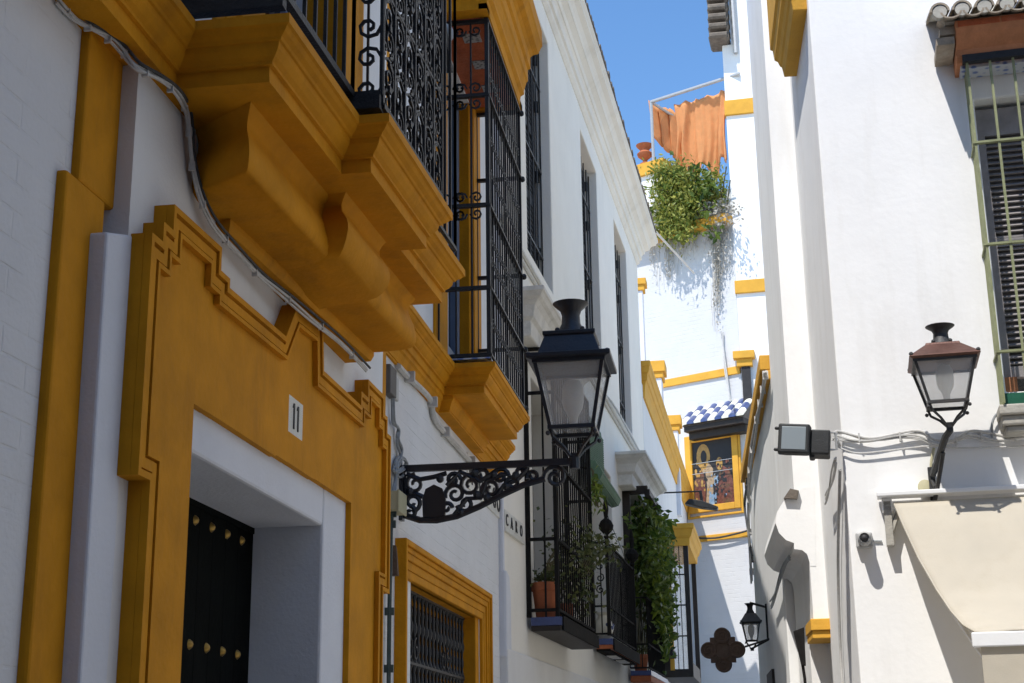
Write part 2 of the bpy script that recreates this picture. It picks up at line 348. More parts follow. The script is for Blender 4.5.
# (the G plane's s axis is +x, its o axis -y)
tag(g.build('street_ground', M['asphalt']), kind='structure')
g = MB(Fr(A)); g.box(-6, 11.3, -.1, .75, 0, .13); tag(g.build('pavement', M['pave'], bevel=.012), kind='structure')

# ================================================================== OCHRE HOUSE (left, number 11)
fa = Fr(A)
ha = thing('townhouse', fa, 'white house with ochre mouldings, stepped door surround and heavy scrolled balcony, nearest on the left', 'house')
doorhole = (4.66, 6.06, 0, 2.6); balhole = (4.95, 6.12, 3.9, 6.9); bayhole = (9.62, 10.72, 4.2, 6.75); winhole = (8.62, 10.98, 1.25, 2.685)
# wall of the doorway bay
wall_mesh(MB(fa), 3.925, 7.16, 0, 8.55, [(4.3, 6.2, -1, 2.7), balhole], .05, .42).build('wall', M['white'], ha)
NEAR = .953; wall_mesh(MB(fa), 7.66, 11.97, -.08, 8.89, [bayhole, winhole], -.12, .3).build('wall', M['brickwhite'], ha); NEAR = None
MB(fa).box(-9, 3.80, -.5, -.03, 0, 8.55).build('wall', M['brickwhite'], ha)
x = MB(fa); x.box(3.60, 3.865, -.3, 0, 0, 3.235); x.box(3.685, 3.97, -.3, -.003, 3.235, 8.55)
x.box(7.12, 7.40, -.3, .012, 0, 8.55); x.build('pilaster', M['ochre'], ha, bevel=.01)
x = MB(fa); x.prism([(3.825, 0), (3.97, 0), (3.97, 3.165), (3.775, 3.105)], -.1, .053, 'sz'); x.build('pilaster', M['bluewhite'], ha, bevel=.008)
MB(fa).box(-9.2, 11.41, -6, .10, 8.55, 8.66).build('roof_slab', M['white'], ha)
MB(fa).box(-9.2, 11.38, -6, -.52, 7.6, 8.55).build('attic', M['white'], ha)
# stepped ochre surround
out = [(4.42, 0), (4.42, 2.745), (6.417, 2.765), (6.417, 0), (6.955, 0), (6.955, 2.42), (7.08, 2.42), (7.08, 3.209), (7.0, 3.209), (7.0, 3.292), (6.925, 3.292), (6.925, 3.385), (6.598, 3.385), (6.598, 3.295), (6.47, 3.295), (6.47, 3.226), (5.835, 3.226), (5.81, 3.42), (5.44, 3.40), (5.295, 3.223), (4.638, 3.21), (4.638, 3.243), (4.545, 3.243), (4.545, 3.325), (4.107, 3.315), (4.107, 3.228), (4.03, 3.228), (4.03, 3.162), (3.945, 3.162), (3.945, 2.42), (4.035, 2.42), (4.035, 0)]
ol = out[4:]                                    # outer outline, right foot round to left foot
inner = out[:4]
def strip(mb, k0, k1, o0, o1):
    """raised band of the surround between insets k0 and k1"""
    full = [(6.955, -1)] + ol[1:-1] + [(4.035, -1)]
    a = offset_poly(full, k0); b = offset_poly(full, k1); n = len(a)
    pts = [(p[0], o1, max(p[1], 0)) for p in a] + [(p[0], o1, max(p[1], 0)) for p in b] + [(p[0], o0, max(p[1], 0)) for p in a] + [(p[0], o0, max(p[1], 0)) for p in b]
    fs = []
    for i in range(n - 1):
        j = i + 1
        fs += [(i, j, n + j, n + i), (2 * n + i, 2 * n + j, 3 * n + j, 3 * n + i), (i, j, 2 * n + j, 2 * n + i), (n + i, n + j, 3 * n + j, 3 * n + i)]
    fs += [(0, n, 3 * n, 2 * n), (n - 1, 2 * n - 1, 4 * n - 1, 3 * n - 1)]
    mb.add(pts, fs)
x = MB(fa)
# base slab as vertical slices (top edge follows the outline)
cols = sorted({p[0] for p in ol} | {4.42, 6.417})
def top_at(s):
    best = 0
    for (a, za), (b, zb) in zip(ol, ol[1:]):
        if a != b and min(a, b) <= s <= max(a, b): best = max(best, za + (zb - za) * (s - a) / (b - a))
    return best
for s0, s1 in zip(cols, cols[1:]):
    if s1 - s0 < 1e-4: continue
    e = 1e-4; z0 = 0 if (4.034 <= s0 and s1 <= 4.42) or (6.417 <= s0 and s1 <= 6.955) else (2.42 if s1 <= 4.036 or s0 >= 6.95 else 2.745 + (s0 - 4.42) * .01)
    x.prism([(s0, z0), (s1, z0), (s1, top_at(s1 - e)), (s0, top_at(s0 + e))], .03, .092, 'sz')
strip(x, 0, .021, .093, .118); strip(x, .021, .03, .093, .099); strip(x, .03, .062, .093, .110); strip(x, .062, .07, .093, .099); strip(x, .07, .085, .093, .115)
x.build('door_surround', M['ochre'], ha)
# white door reveal
x = MB(fa); x.box(4.2, 4.46, -.3, .066, 0, 2.8); x.box(6.06, 6.56, -.3, .066, 0, 2.8); x.box(4.46, 6.06, -.3, .0645, 2.6, 2.8)
x.build('door_reveal', M['bluewhite'], ha, bevel=.012)
dr = MB(fa).box(4.4, 6.1, -.32, -.245, 0, 2.62); dr.box(4.4, 6.1, -.25, -.239, 2.575, 2.61); [dr.box(4.5 + .1517 * i, 4.646 + .1517 * i, -.25, -.2435, 0, 2.57) for i in range(10)]; dr = dr.build('door', M['door'], ha, bevel=.006)
k = 0
for z in (2.525, 2.055, 1.585, 1.115, .645):
    for j in range(7):
        s = 5.905 - j * .182
        st = MB(fa).lathe(0, 0, [(.003, .017), (.012, .013), (.019, .004), (.022, 0)], 10)
        st.v = [Vector((s + v.x, .245 - v.z, z + v.y)) for v in st.v]
        st.build('stud', M['brass'], dr, smooth=True)
# big balcony : cornice with a break-front, and the scrolled body below
fo = lambda a, base: base + .035 * (a - 4.02)      # the balcony front leans out a little along the street
P1 = [(-9, .19), (4.02, .19), (4.02, .5), (4.80, fo(4.8, .5)), (4.80, fo(4.8, .612)), (5.84, fo(5.84, .612)), (5.84, fo(5.84, .5)), (6.60, fo(6.6, .5)), (6.60, .06), (7.42, .06)]
prof = [(0, 3.905), (0, 3.872), (.010, 3.868), (.020, 3.855), (.035, 3.845), (.04, 3.836), (.048, 3.834), (.052, 3.815), (.066, 3.795), (.08, 3.783), (.08, 3.772), (.094, 3.770), (.092, 3.716)]
x = MB(fa); cornice(x, P1, prof, -.2); x.build('balcony_cornice', M['ochre'], ha)
x = MB(fa)
pr = [(0, 3.722), (.008, 3.705), (.026, 3.69), (.034, 3.672), (.033, 3.645), (.022, 3.617), (.010, 3.59), (.002, 3.56), (-.004, 3.53), (-.002, 3.505), (.008, 3.485), (.022, 3.478), (.045, 3.472), (.08, 3.469), (.13, 3.467), (.175, 3.466), (.198, 3.466), (.198, 3.448), (.205, 3.436), (.212, 3.424), (.228, 3.422)]
x.loft([[(4.52 + .9 * k, -.1, z), (4.236 + 2 * k, .309 - k, z), (6.42, .386 - k, z), (6.42, -.1, z)] for k, z in pr])
pr2 = [(0, 3.745), (.014, 3.72), (.034, 3.70), (.046, 3.68), (.043, 3.655), (.026, 3.63), (.010, 3.605), (.001, 3.58), (0, 3.552), (.010, 3.522), (.03, 3.492), (.056, 3.474), (.09, 3.465), (.13, 3.459), (.19, 3.454), (.26, 3.446), (.31, 3.436)]
x.loft([[(5.10 + 1.5 * k, .0, z), (5.041 + 1.45 * k, .427 - k, z), (5.64, .447 - k, z), (5.64, .0, z)] for k, z in pr2])
x.build('balcony_bracket', M['ochre'], ha, smooth=True)
MB(fa).box(4.05, 6.57, .05, .46, 3.906, 3.915).build('balcony_floor', M['floortile'], ha)
# balcony door
x = MB(fa); 
for a, b, o in ((4.70, 4.96, .10), (6.11, 6.37, .10), (4.60, 4.71, .075), (6.36, 6.46, .075)): x.box(a, b, -.1, o, 3.936, 6.95)
x.box(4.6, 6.46, -.1, .11, 6.95, 7.25)
for sgn, c in ((-1, 4.62), (1, 6.44)):          # wavy outer edge of the surround
    x.prism([(c, 3.94), (c + sgn * .10, 3.94), (c + sgn * .10, 4.3), (c + sgn * .13, 4.6), (c + sgn * .15, 4.9), (c + sgn * .15, 6.9), (c, 6.9)], 0, .068, 'sz')
x.build('balcony_door_frame', M['ochre'], ha, bevel=.006)
bd = MB(fa); 
for a, b in ((4.98, 5.52), (5.55, 6.09)):
    bd.box(a, a + .08, -.22, -.16, 3.95, 6.85); bd.box(b - .08, b, -.22, -.16, 3.95, 6.85); bd.box(a, b, -.22, -.162, 3.95, 4.4); bd.box(a, b, -.22, -.162, 6.7, 6.85)
bd = bd.build('balcony_door', M['blueshutter'], ha, bevel=.006)
MB(fa).box(5.0, 6.08, -.2, -.19, 4.3, 6.8).build('pane', M['glass'], bd)
MB(fa).box(4.6, 6.5, -1.2, -.35, 3.9, 6.95).build('room', M['room'], ha)
# railing of the balcony
r = MB(fa); zt = 4.98; zb = 4.0
def rail_run(mb, p, q, n, z0=zb, z1=zt, r=.009, rr=.016):
    for z in (z0, z1): mb.tube([(*p, z), (*q, z)], rr, 4)
    for i in range(n + 1):
        t = i / n; mb.tube([(p[0] + (q[0] - p[0]) * t, p[1] + (q[1] - p[1]) * t, z0), (p[0] + (q[0] - p[0]) * t, p[1] + (q[1] - p[1]) * t, z1)], r, 4)
F1, F2 = (lambda a: fo(a, .46)), (lambda a: fo(a, .57))
for p, q, n in (((4.06, .10), (4.06, .46), 2), ((4.06, .46), (4.84, F1(4.84)), 7), ((4.84, F1(4.84)), (4.84, F2(4.84)), 1)): rail_run(r, p, q, n, rr=.02)
r.box(4.04, 4.08, .12, .47, 3.945, 4.0)
rl = r.build('railing', M['iron'], ha)
r = MB(fa)
for p, q, n in (((5.80, F2(5.8)), (5.80, F1(5.8)), 1), ((5.80, F1(5.8)), (6.56, F1(6.56)), 7), ((6.56, F1(6.56)), (6.56, .1), 3)): rail_run(r, p, q, n, z1=5.6, rr=.012)
r.build('railing', M['iron'], ha)
r = MB(fa); s0, s1 = 4.85, 5.80
rail_run(r, (s0, F2(s0)), (s1, F2(s1)), 6, zb - .04, 5.6, .011, .016)
n = 6; wd = (s1 - s0) / n
def on(pts, dr=0): return [(a, F2(a) + dr, b) for a, b in pts]
for i in range(n):
    c = s0 + wd * (i + .5); k = 0; z = 4.06
    while z < 5.55:
        sg = 1 if (i + k) % 2 else -1
        r.tube(on(scroll(c - sg * wd * .06, z + .05, wd * .40, 90, 1.45, sg, 14)), .0085, 4, .75)
        r.tube(on(scroll(c + sg * wd * .06, z - .055, wd * .40, 270, 1.45, sg, 14)), .0085, 4, .75)
        r.tube(on([(c - wd * .42, z + .10), (c - wd * .1, z + .125), (c + wd * .1, z + .125), (c + wd * .42, z + .10)]), .007, 4)
        for sx in (-1, 1): r.tube(on(scroll(c + sx * wd * .30, z + .155, .028, 270, 1.1, sx, 9)), .0065, 4)
        r.box(c - .014, c + .014, F2(c) - .012, F2(c) + .012, z - .014, z + .014)
        z += .255; k += 1
for z in (4.45, 5.05): r.tube(on([(s0, z), (s1, z)]), .009, 4)
for j in range(10):
    r.tube([(4.85, a, b) for a, b in scroll(.545, 4.03 + j * .13, .05, 0, 1.3, 1 if j % 2 else -1, 10)], .008, 4)
r.box(4.81, 4.87, .46, .60, 3.935, 3.99)
r.build('ornate_railing_panel', M['iron'], rl)
# bay window (mirador) : slab, frame, cage, canopy
NEAR = .953
P2 = [(7.72, .03), (9.26, .03), (9.26, .30), (10.92, .30), (10.92, .03), (11.96, .03)]
dz = .28
prof2 = [(k * .95, z + dz) for k, z in prof] + [(.11, 3.71 + dz)]
x = MB(fa); cornice(x, P2, prof2, -.2)
cornice(x, [(7.72, -.07), (9.36, -.07), (9.36, .0), (10.80, .0), (10.80, -.07), (11.96, -.07)], [(0, 4.0), (0, 3.965), (.012, 3.955), (.025, 3.92), (.03, 3.90), (.035, 3.90), (.035, 3.885)], -.2)
x.build('bay_sill_cornice', M['ochre'], ha)
MB(fa).box(9.29, 10.89, -.1, .265, 4.216, 4.226).build('bay_floor', M['floortile'], ha)
x = MB(fa)
for a, b, o in ((9.36, 9.63, -.09), (10.71, 11.02, -.09), (9.26, 9.37, -.105), (11.01, 11.10, -.105)): x.box(a, b, -.2, o, 4.2, 6.8)
x.box(10.66, 10.73, -.36, -.12, 4.2, 6.8)
x.build('bay_window_frame', M['ochre'], ha, bevel=.006)
sh = MB(fa)
for a, b in ((9.63, 10.12), (10.15, 10.66)):
    sh.box(a, a + .07, -.3, -.2, 4.2, 6.75); sh.box(b - .07, b, -.3, -.2, 4.2, 6.75); sh.box(a, b, -.3, -.205, 4.2, 4.6)
sh = sh.build('bay_shutter', M['blueshutter'], ha, bevel=.005); MB(fa).box(9.7, 10.6, -.27, -.26, 4.5, 6.7).build('pane', M['glass'], sh)
MB(fa).box(9.5, 10.8, -1.0, -.43, 4.2, 6.78).build('room', M['room'], ha)
cg = MB(fa); s0, s1, oc = 9.31, 10.86, .255; z0, z1 = 4.245, 6.75
n = 15
for i in range(n + 1): cg.tube([(s0 + (s1 - s0) * i / n, oc, z0), (s0 + (s1 - s0) * i / n, oc, z1)], .0085, 4)
for s in (s0, s1):
    for o in (-.09, .03, .14): cg.tube([(s, o, z0), (s, o, z1)], .009, 4)
    cg.box(s - .014, s + .014, oc - .014, oc + .014, z0 - .03, z1)
for z in (z0, 4.72, 5.32, 6.15, z1 - .02):
    cg.box(s0 - .008, s1 + .008, oc - .02, oc + .02, z - .008, z + .008)
    for s in (s0, s1): cg.box(s - .018, s + .018, -.13, oc + .015, z - .012, z + .012)
    cg.ball((s1 + .03, oc + .02, z), .025, 6)
for i in range(n):                                # turned knots and little scrolls
    c = s0 + (s1 - s0) * (i + .5) / n
    for z in (4.5, 4.95, 5.1, 5.6, 5.85, 6.35): cg.tube([(a, oc, b) for a, b in scroll(c, z, .04, 90 * (i % 4), 1.2, 1 if i % 2 else -1, 9)], .006, 4)
for z in (5.32, 6.15, 6.72):
    for o in (.0, .12):
        for sg in (-1, 1):
            for zz in (-1, 1):
                if z > 6.5 and zz > 0: continue
                cg.tube([(s0, a, b) for a, b in scroll(o + sg * .055, z + zz * .06, .045, 180 if sg > 0 else 0, 1.2, -sg * zz, 10)], .0085, 4)
cg.build('bay_cage', M['iron'], ha)
x = MB(fa)
cornice(x, [(9.12, -.12), (9.12, .34), (10.86, .34), (10.86, -.12)], [(-.11, 7.50), (-.11, 7.36), (-.10, 7.34), (-.08, 7.28), (-.04, 7.25), (-.02, 7.22), (-.02, 7.12), (0, 7.10), (0, 7.0), (.012, 6.98), (.03, 6.90), (.03, 6.87), (.055, 6.84), (.06, 6.80)], -.12)
x.box(9.18, 9.3, -.12, .28, 6.755, 6.81); x.box(10.80, 10.92, -.12, .28, 6.755, 6.81); x.box(9.18, 10.92, .22, .28, 6.757, 6.81)
x.build('bay_canopy', M['ochre'], ha)
so_ = MB(fa).box(9.3, 10.8, -.12, .22, 6.77, 6.80).build('bay_canopy_soffit', M['brickred'], ha)
for s in (9.55, 9.98, 10.4): MB(fa).box(s, s + .13, .03, .16, 6.762, 6.771).build('soffit_tile', M['greytile'], so_)
# ground floor window
x = MB(fa); W_ = (8.30, 11.20, 1.0, 2.865)
def frame(mb, a, b, z0, z1, t, o0, o1):
    mb.box(a, a + t, o0, o1, z0, z1); mb.box(b - t, b, o0, o1, z0, z1); mb.box(a + t, b - t, o0, o1, z1 - t, z1); mb.box(a + t, b - t, o0, o1, z0, z0 + t)
frame(x, 8.20, 11.20, .95, 2.868, .035, -.15, -.05); frame(x, 8.235, 11.165, .985, 2.833, .03, -.15, -.066); frame(x, 8.265, 11.135, 1.015, 2.803, .04, -.15, -.075)
frame(x, 8.305, 11.095, 1.055, 2.763, .05, -.15, -.088); frame(x, 8.355, 11.045, 1.105, 2.713, .05, -.15, -.094)
x.box(10.85, 10.985, -.42, -.123, 1.2, 2.69); x.box(8.4, 10.98, -.42, -.123, 2.663, 2.70)
x.build('window_frame', M['ochre'], ha, bevel=.006)
wg = MB(fa)
for z in (2.655, 2.22, 1.75, 1.28): wg.box(8.44, 10.86, -.24, -.205, z - .008, z + .008)
for i in range(21):
    s = 8.50 + i * .1175
    pf = []
    for z in [1.26 + .0285 * j for j in range(50)]:
        pf.append((.011 + .008 * max(0, math.sin((z - 1.26) / .228 * 2 * math.pi)) ** 2 + .004 * math.sin(z * 60), z))
    wg.lathe(s, -.225, pf, 6)
for s in (9.05, 10.1):
    for z in (2.28, 1.8):
        for sg in (-1, 1): wg.tube([(a, -.2, b) for a, b in scroll(s + sg * .09, z + .02, .08, 90, 1.2, sg, 10)], .007, 4)
wg.build('window_grille', M['irongrey'], ha, smooth=True)
wn = MB(fa).box(8.3, 11.0, -.5, -.40, 1.0, 2.7).build('window_pane', M['glass'], ha)

NEAR = None
# things fixed to the ochre house ------------------------------------
def text_mesh(txt, h, depth, mat, parent, pos, fr, narrow=1.0):
    """lettering laid on the facade; pos = (s,o,z) of its left foot"""
    c = bpy.data.curves.new('lettering', 'FONT'); c.body = txt; c.size = h * 1.38; c.extrude = depth; c.resolution_u = 3
    o = bpy.data.objects.new('tmp', c); scn.collection.objects.link(o)
    bpy.context.view_layer.update(); dg = bpy.context.evaluated_depsgraph_get()
    me = bpy.data.meshes.new_from_object(o.evaluated_get(dg)); bpy.data.objects.remove(o)
    me.materials.clear(); me.materials.append(mat)
    p = fr.L(*pos)
    for v in me.vertices: v.co = Vector((p.x + v.co.x * narrow, p.y - v.co.z, p.z + v.co.y))
    ob = bpy.data.objects.new('lettering', me); scn.collection.objects.link(ob); ob.parent = parent; return ob
fn = Fr(A, 5.2, .08, 2.77)
np_ = thing('house_number_plate', fn, 'small pale plate with the number 11 on the ochre door surround', 'number plate')
(s0, z1), (s1, _) = A.inv(288.5, 393, .09), A.inv(303, 402, .09); z0 = A.inv(287, 431.5, .09)[1]
MB(fn).box(s0, s1, .079, .092, z0, z1).build('plate', M['plate'], np_, bevel=.004)
x = MB(fn)
for c in (.36, .64):
    s = s0 + (s1 - s0) * c; w_ = (s1 - s0) * .032; h = z1 - z0
    x.box(s - w_, s + w_, .090, .0955, z0 + h * .17, z1 - h * .17); x.prism([(s - w_, z1 - h * .17), (s - w_, z1 - h * .25), (s - w_ * 2.6, z1 - h * .30), (s - w_ * 2.6, z1 - h * .26)], .090, .0953, 'sz')
x.build('digits', M['ink'], np_)
# street name tiles RODRIGO / CARO
fs_ = Fr(A, 11, -.03, 3.4); (sr, zr) = A.inv(502.5, 517, -.11)
sg = thing('street_sign', fs_, 'row of ceramic letter tiles reading RODRIGO behind the lantern bracket', 'street sign')
sl0 = A.inv(474, 470, -.02)[0]
x = MB(fs_); n = 7; zt_ = A.inv(498, 486, -.02)[1]; hh = .24
zb_ = A.inv(498, 517, -.02)[1]; hh = zt_ - zb_
ss = [11.39 - .2 * (n - i) for i in range(n + 1)]
for i in range(n): x.box(ss[i] + .004, ss[i + 1] - .004, -.035, -.018, zb_, zt_)
x.build('tiles', M['plate'], sg, bevel=.003)
for i, ch in enumerate('RODRIGO'): text_mesh(ch, hh * .66, .003, M['ink'], sg, (ss[i] + .035, -.014, zb_ + hh * .17), fs_, .95)
fs_ = Fr(B, .3, 0, 3.6)
sg = thing('street_sign', fs_, 'pale ceramic tiles reading CARO beside the first grated window', 'street sign')
sa, za = B.inv(504.5, 507, .01); sb_, zb2 = B.inv(523, 521, .01); _, zc = B.inv(504.5, 527, .01); _, zd = B.inv(523, 536, .01)
hh = (za + zb2) / 2 - (zc + zd) / 2
x = MB(fs_); dw = (sb_ - sa) / 4
for i in range(4): x.box(sa + dw * i + .003, sa + dw * (i + 1) - .003, -.01, .012, zc, zc + hh)
x.box(sa - .02, sb_ + .02, -.01, .022, zc - .03, zc - .004)
x.build('tiles', M['plate'], sg, bevel=.003)
for i, ch in enumerate('CARO'): text_mesh(ch, hh * .68, .003, M['ink'], sg, (sa + dw * i + dw * .14, .016, zc + hh * .16), fs_, .95)

def cable_px(name, plane, o, px, r, mat, label, strands=1, spread=.02, clips=0, group=None, fr=None):
    """bundle of wires following the wall; px are points traced on it"""
    P = []
    for q in px:
        oo = q[2] if len(q) > 2 else o
        s, z = plane.inv(q[0], q[1], oo); P.append((s, oo, z))
    fr = fr or Fr(plane, P[0][0], o, P[0][2])
    # smooth (Catmull-Rom)
    V = [Vector(p) for p in P]; C = []
    for i in range(len(V) - 1):
        a, b, c, d = V[max(i - 1, 0)], V[i], V[i + 1], V[min(i + 2, len(V) - 1)]
        for k in range(5):
            t = k / 5; C.append(.5 * (2 * b + (c - a) * t + (2 * a - 5 * b + 4 * c - d) * t * t + (3 * b - a - 3 * c + d) * t ** 3))
    C.append(V[-1]); x = MB(fr)
    for j in range(strands):
        ph = random.uniform(0, 6); am = spread if strands > 1 else 0
        x.tube([tuple(p + Vector((am * .4 * math.sin(i * .5 + ph), r * .9 * (j % 2), am * math.sin(i * .33 + ph * 2 + j) + (j - (strands - 1) / 2) * r * 1.5))) for i, p in enumerate(C)], r, 6)
    if clips:
        for i in range(clips): 
            p = C[int((i + .5) * len(C) / clips)]; x.box(p.x - r * .7, p.x + r * .7, p.y - r * 2, p.y + r * 2.1, p.z - r * (.9 + strands * .75), p.z + r * (.9 + strands * .75))
    return tag(x.build(name, mat, None, smooth=True), label, 'cable', group)
ob = .07
CB = [(56, -2, -.02), (75, 17, -.015), (91, 28, .01), (108, 38, .03), (122, 50, .05), (136, 66, .09), (160, 80, .12), (176, 93, .12), (186, 110, .075), (189, 132, .075), (191, 160, .075), (198, 192, .08), (212, 222, .09), (235, 250, .095), (260, 277, .10), (288, 299, .125), (316, 322, .14), (340, 343, .15), (366, 371, .15)]
cable_px('cable_bundle', A, ob, CB, .0052, M['wire'], 'bundle of white cables looping from the pilaster under the scrolled balcony', 3, .007, 15)
cable_px('cable', A, .1, [(p[0] + 4, p[1] - 3, p[2] + .012) for p in CB], .0055, M['wiredark'], 'thin black cable running beside the white bundle under the scrolled balcony')
cable_px('cable_bundle', A, -.01, [(398, 366), (408, 377), (424, 392), (431, 402), (434, 418), (444, 432), (460, 450), (470, 461), (480, 470)], .019, M['wire'], 'white painted cable bundle below the bay window sill', 1, 0, 4)
cable_px('cable', A, -.01, [(392, 395), (393, 420), (398, 428), (397, 440), (401, 452), (398, 462), (394, 470), (398, 474), (404, 470), (406, 462), (402, 458), (396, 465), (395, 480), (393, 492)], .008, M['wiregrey'], 'tangled grey wires hanging from the meter box', 3, .012)
cable_px('conduit', A, -.005, [(392, 505), (391.5, 520), (391, 530), (389.6, 600), (389, 650), (388.6, 690)], .012, M['conduit'], 'dark green vertical conduit beside the ochre door surround', 1, 0, 4)
fb = Fr(A, 8, -.1, 3.6)
mb_ = thing('meter_box', fb, 'flat grey meter box on the wall under the bay window sill', 'box')
sA, zA = A.inv(389, 360, .0); sB, zB = A.inv(394, 398, .0)
MB(fb).box(sA, sB + .02, -.05, .01, zB, zA - .02).build('case', M['boxgrey'], mb_, bevel=.006)
MB(fb).box(sB + .021, sB + .17, -.05, -.012, zB + .02, zA - .03).build('door', M['boxpale'], mb_, bevel=.006)
sA, zA = A.inv(395, 491, .02); sB, zB = A.inv(401, 515, .02)
fb = Fr(A, sA, -.1, zB); jb = MB(fb); jb.box(sA - .02, sB + .02, -.05, .04, zB, zA); jb.box(sA - .025, sB + .025, .036, .047, zB - .006, zA + .006)
tag(jb.build('junction_box', M['beige'], bevel=.005), 'small beige junction box behind the foot of the lantern bracket', 'box')
# rusty drip of a shutter hook
sA, zA = A.inv(394, 545, -.01); x = MB(Fr(A, sA, -.02, zA)); x.prism([(sA - .01, zA), (sA + .01, zA - .02), (sA + .07, zA - .16), (sA + .03, zA - .16)], -.04, .005, 'sz')
tag(x.build('shutter_hook', M['bronze'], bevel=.004), 'rusty iron shutter hook below the beige junction box', 'hook')
# small spotlight on the wall beside the bay
sA, zA = A.inv(441, 34, .06); fb = Fr(A, sA, -.1, zA)
sp = thing('spotlight', fb, 'small grey spotlight on a tilted black plate between balcony and bay window', 'spotlight')
MB(fb).ball((sA, .08, zA), .07, 10).build('lamp_head', M['wiregrey'], sp, smooth=True)
MB(fb).prism([(sA - .16, zA + .04), (sA + .1, zA - .20), (sA + .1, zA - .24), (sA - .12, zA - .12)], -.04, .12, 'sz').build('mounting_plate', M['iron'], sp)

# ================================================================== WALL LANTERNS
def lantern(name, fr, sc, oc, k, lev, top, roofmat, label, glass, frame=None, group='old street lanterns', ch=1.0):
    """four sided street lantern; k scales, lev = z of its base ring"""
    L_ = thing(name, fr, label, 'lantern', group); fm = frame or M['lampblack']
    z = lambda v: lev + v * k
    hb, ht = top[0][0] * .60 * k, (top[0][0] - .008) * k; zb, zt = z(0), z(top[0][1])
    f = MB(fr)
    f.sqstack(sc, oc, [(hb + .012, zb - .03 * k), (hb + .012, zb)]) if False else None
    for sx in (-1, 1):
        for sy in (-1, 1):
            f.tube([(sc + sx * hb, oc + sy * hb, zb), (sc + sx * ht, oc + sy * ht, zt)], .014 * k, 4)
            f.ball((sc + sx * (hb + .012), oc + sy * (hb + .012), zb - .035 * k), .014 * k, 6)
            f.tube([(sc + sx * hb, oc + sy * hb, zb - .01), (sc + sx * hb * .9, oc + sy * hb * .9, zb - .05 * k), (sc + sx * hb * .45, oc + sy * hb * .45, zb - .10 * k), (sc + sx * .02, oc + sy * .02, zb - .15 * k)], .010 * k, 5)
    for h, zz, hh in ((hb, zb, .022), (ht, zt, .03)):
        for sx in (-1, 1):
            f.box(sc + sx * h - .014 * k, sc + sx * h + .014 * k, oc - h - .012 * k, oc + h + .012 * k, zz - hh * k * .5, zz + hh * k * .5)
            f.box(sc - h - .013 * k, sc + h + .013 * k, oc + sx * h - .0135 * k, oc + sx * h + .0135 * k, zz - hh * k * .49, zz + hh * k * .49)
    f.box(sc - .02, sc + .02, oc - .02, oc + .02, zb - .19 * k, zb - .13 * k)
    f.build('frame', fm, L_)
    for sx, sy in ((1, 0), (-1, 0), (0, 1), (0, -1)):
        g_ = MB(fr); e = .004
        def pt(h, w, zz): return (sc + sx * h + sy * w, oc + sy * h + sx * w, zz)
        g_.loft([[pt(hb - .003, -hb + .01, zb), pt(hb - .003, hb - .01, zb), pt(hb - .003 - e, hb - .01, zb), pt(hb - .003 - e, -hb + .01, zb)], [pt(ht - .003, -ht + .01, zt), pt(ht - .003, ht - .01, zt), pt(ht - .003 - e, ht - .01, zt), pt(ht - .003 - e, -ht + .01, zt)]])
        g_.build('glass_pane', glass, L_)
    r_ = MB(fr); r_.sqstack(sc, oc, [(h * k, z(v)) for h, v in top]); rf = r_.build('roof', roofmat, L_, bevel=.004)
    c = MB(fr); zt2 = top[-1][1]
    c.lathe(sc, oc, [(h * k, z(zt2 + v)) for h, v in ((.085, 0), (.082, .015 * ch), (.055, .07 * ch), (.052, .12 * ch), (.062, .15 * ch), (.10, .185 * ch), (.105, .192 * ch), (.094, .192 * ch), (.05, .155 * ch), (.04, .12 * ch))], 20); c.build('chimney', fm, rf, smooth=True)
    n_ = MB(fr)
    for sx in (-1, 1):
        for sy in (-1, 1):
            n_.ball((sc + sx * top[1][0] * k * .93, oc + sy * top[1][0] * k * .93, z(top[1][1] + .018)), .016 * k, 6)
            n_.ball((sc + sx * top[-1][0] * k * .85, oc + sy * top[-1][0] * k * .85, z(top[-1][1] + .018)), .015 * k, 6)
    n_.build('finials', fm, rf)
    b = MB(fr); b.lathe(sc, oc, [(.02 * k, z(.02)), (.028 * k, z(.08)), (.055 * k, z(.13)), (.062 * k, z(.17)), (.062 * k, z(.25)), (.045 * k, z(.29)), (.01, z(.30))], 16); b.build('bulb', M['bulb'], L_, smooth=True)
    return L_
# lantern 1 on the long scrolled bracket
NEAR = .953; S0 = 8.318; O1 = .915
fl = Fr(A, S0 * NEAR, -.03, 3.17)
l1 = lantern('wall_lantern', fl, S0, O1, 1.03, 3.475, [(.200, .372), (.238, .382), (.238, .408), (.178, .418), (.141, .528), (.15, .533), (.15, .556), (.085, .562)], M['lampblack'], 'black lantern on the long scrolled bracket in front of the ochre bay window', M['lampglass'])
b = MB(fl)
zt = 3.29
b.box(S0 - .016, S0 + .016, -.12, .93, zt - .018, zt + .022)
b.box(S0 - .03, S0 + .03, -.125, -.098, 2.985, zt + .01)
b.tube([(S0, .915, zt - .04), (S0, .915, zt + .03)], .03, 8)
low = [(-.10, 3.02), (.0, 2.985), (.10, 2.98), (.22, 3.0), (.35, 3.05), (.5, 3.12), (.62, 3.17), (.74, 3.20)]
b.tube([(S0, a, c) for a, c in low], .019, 6)
def pair(c0, c1): return [(S0, a, c) for a, c in c0]
b.tube([(S0, a, c) for a, c in scroll(.80, 3.205, .07, 180, 1.5, -1, 20)], .013, 5)
b.build('bracket', M['lampblack'], l1)
b = MB(fl)
b.prism([(.02, 3.0), (.15, 2.99), (.155, 3.10), (.135, 3.165), (.085, 3.19), (.035, 3.165), (.015, 3.10)], S0 - .012, S0 + .012, 'oz')
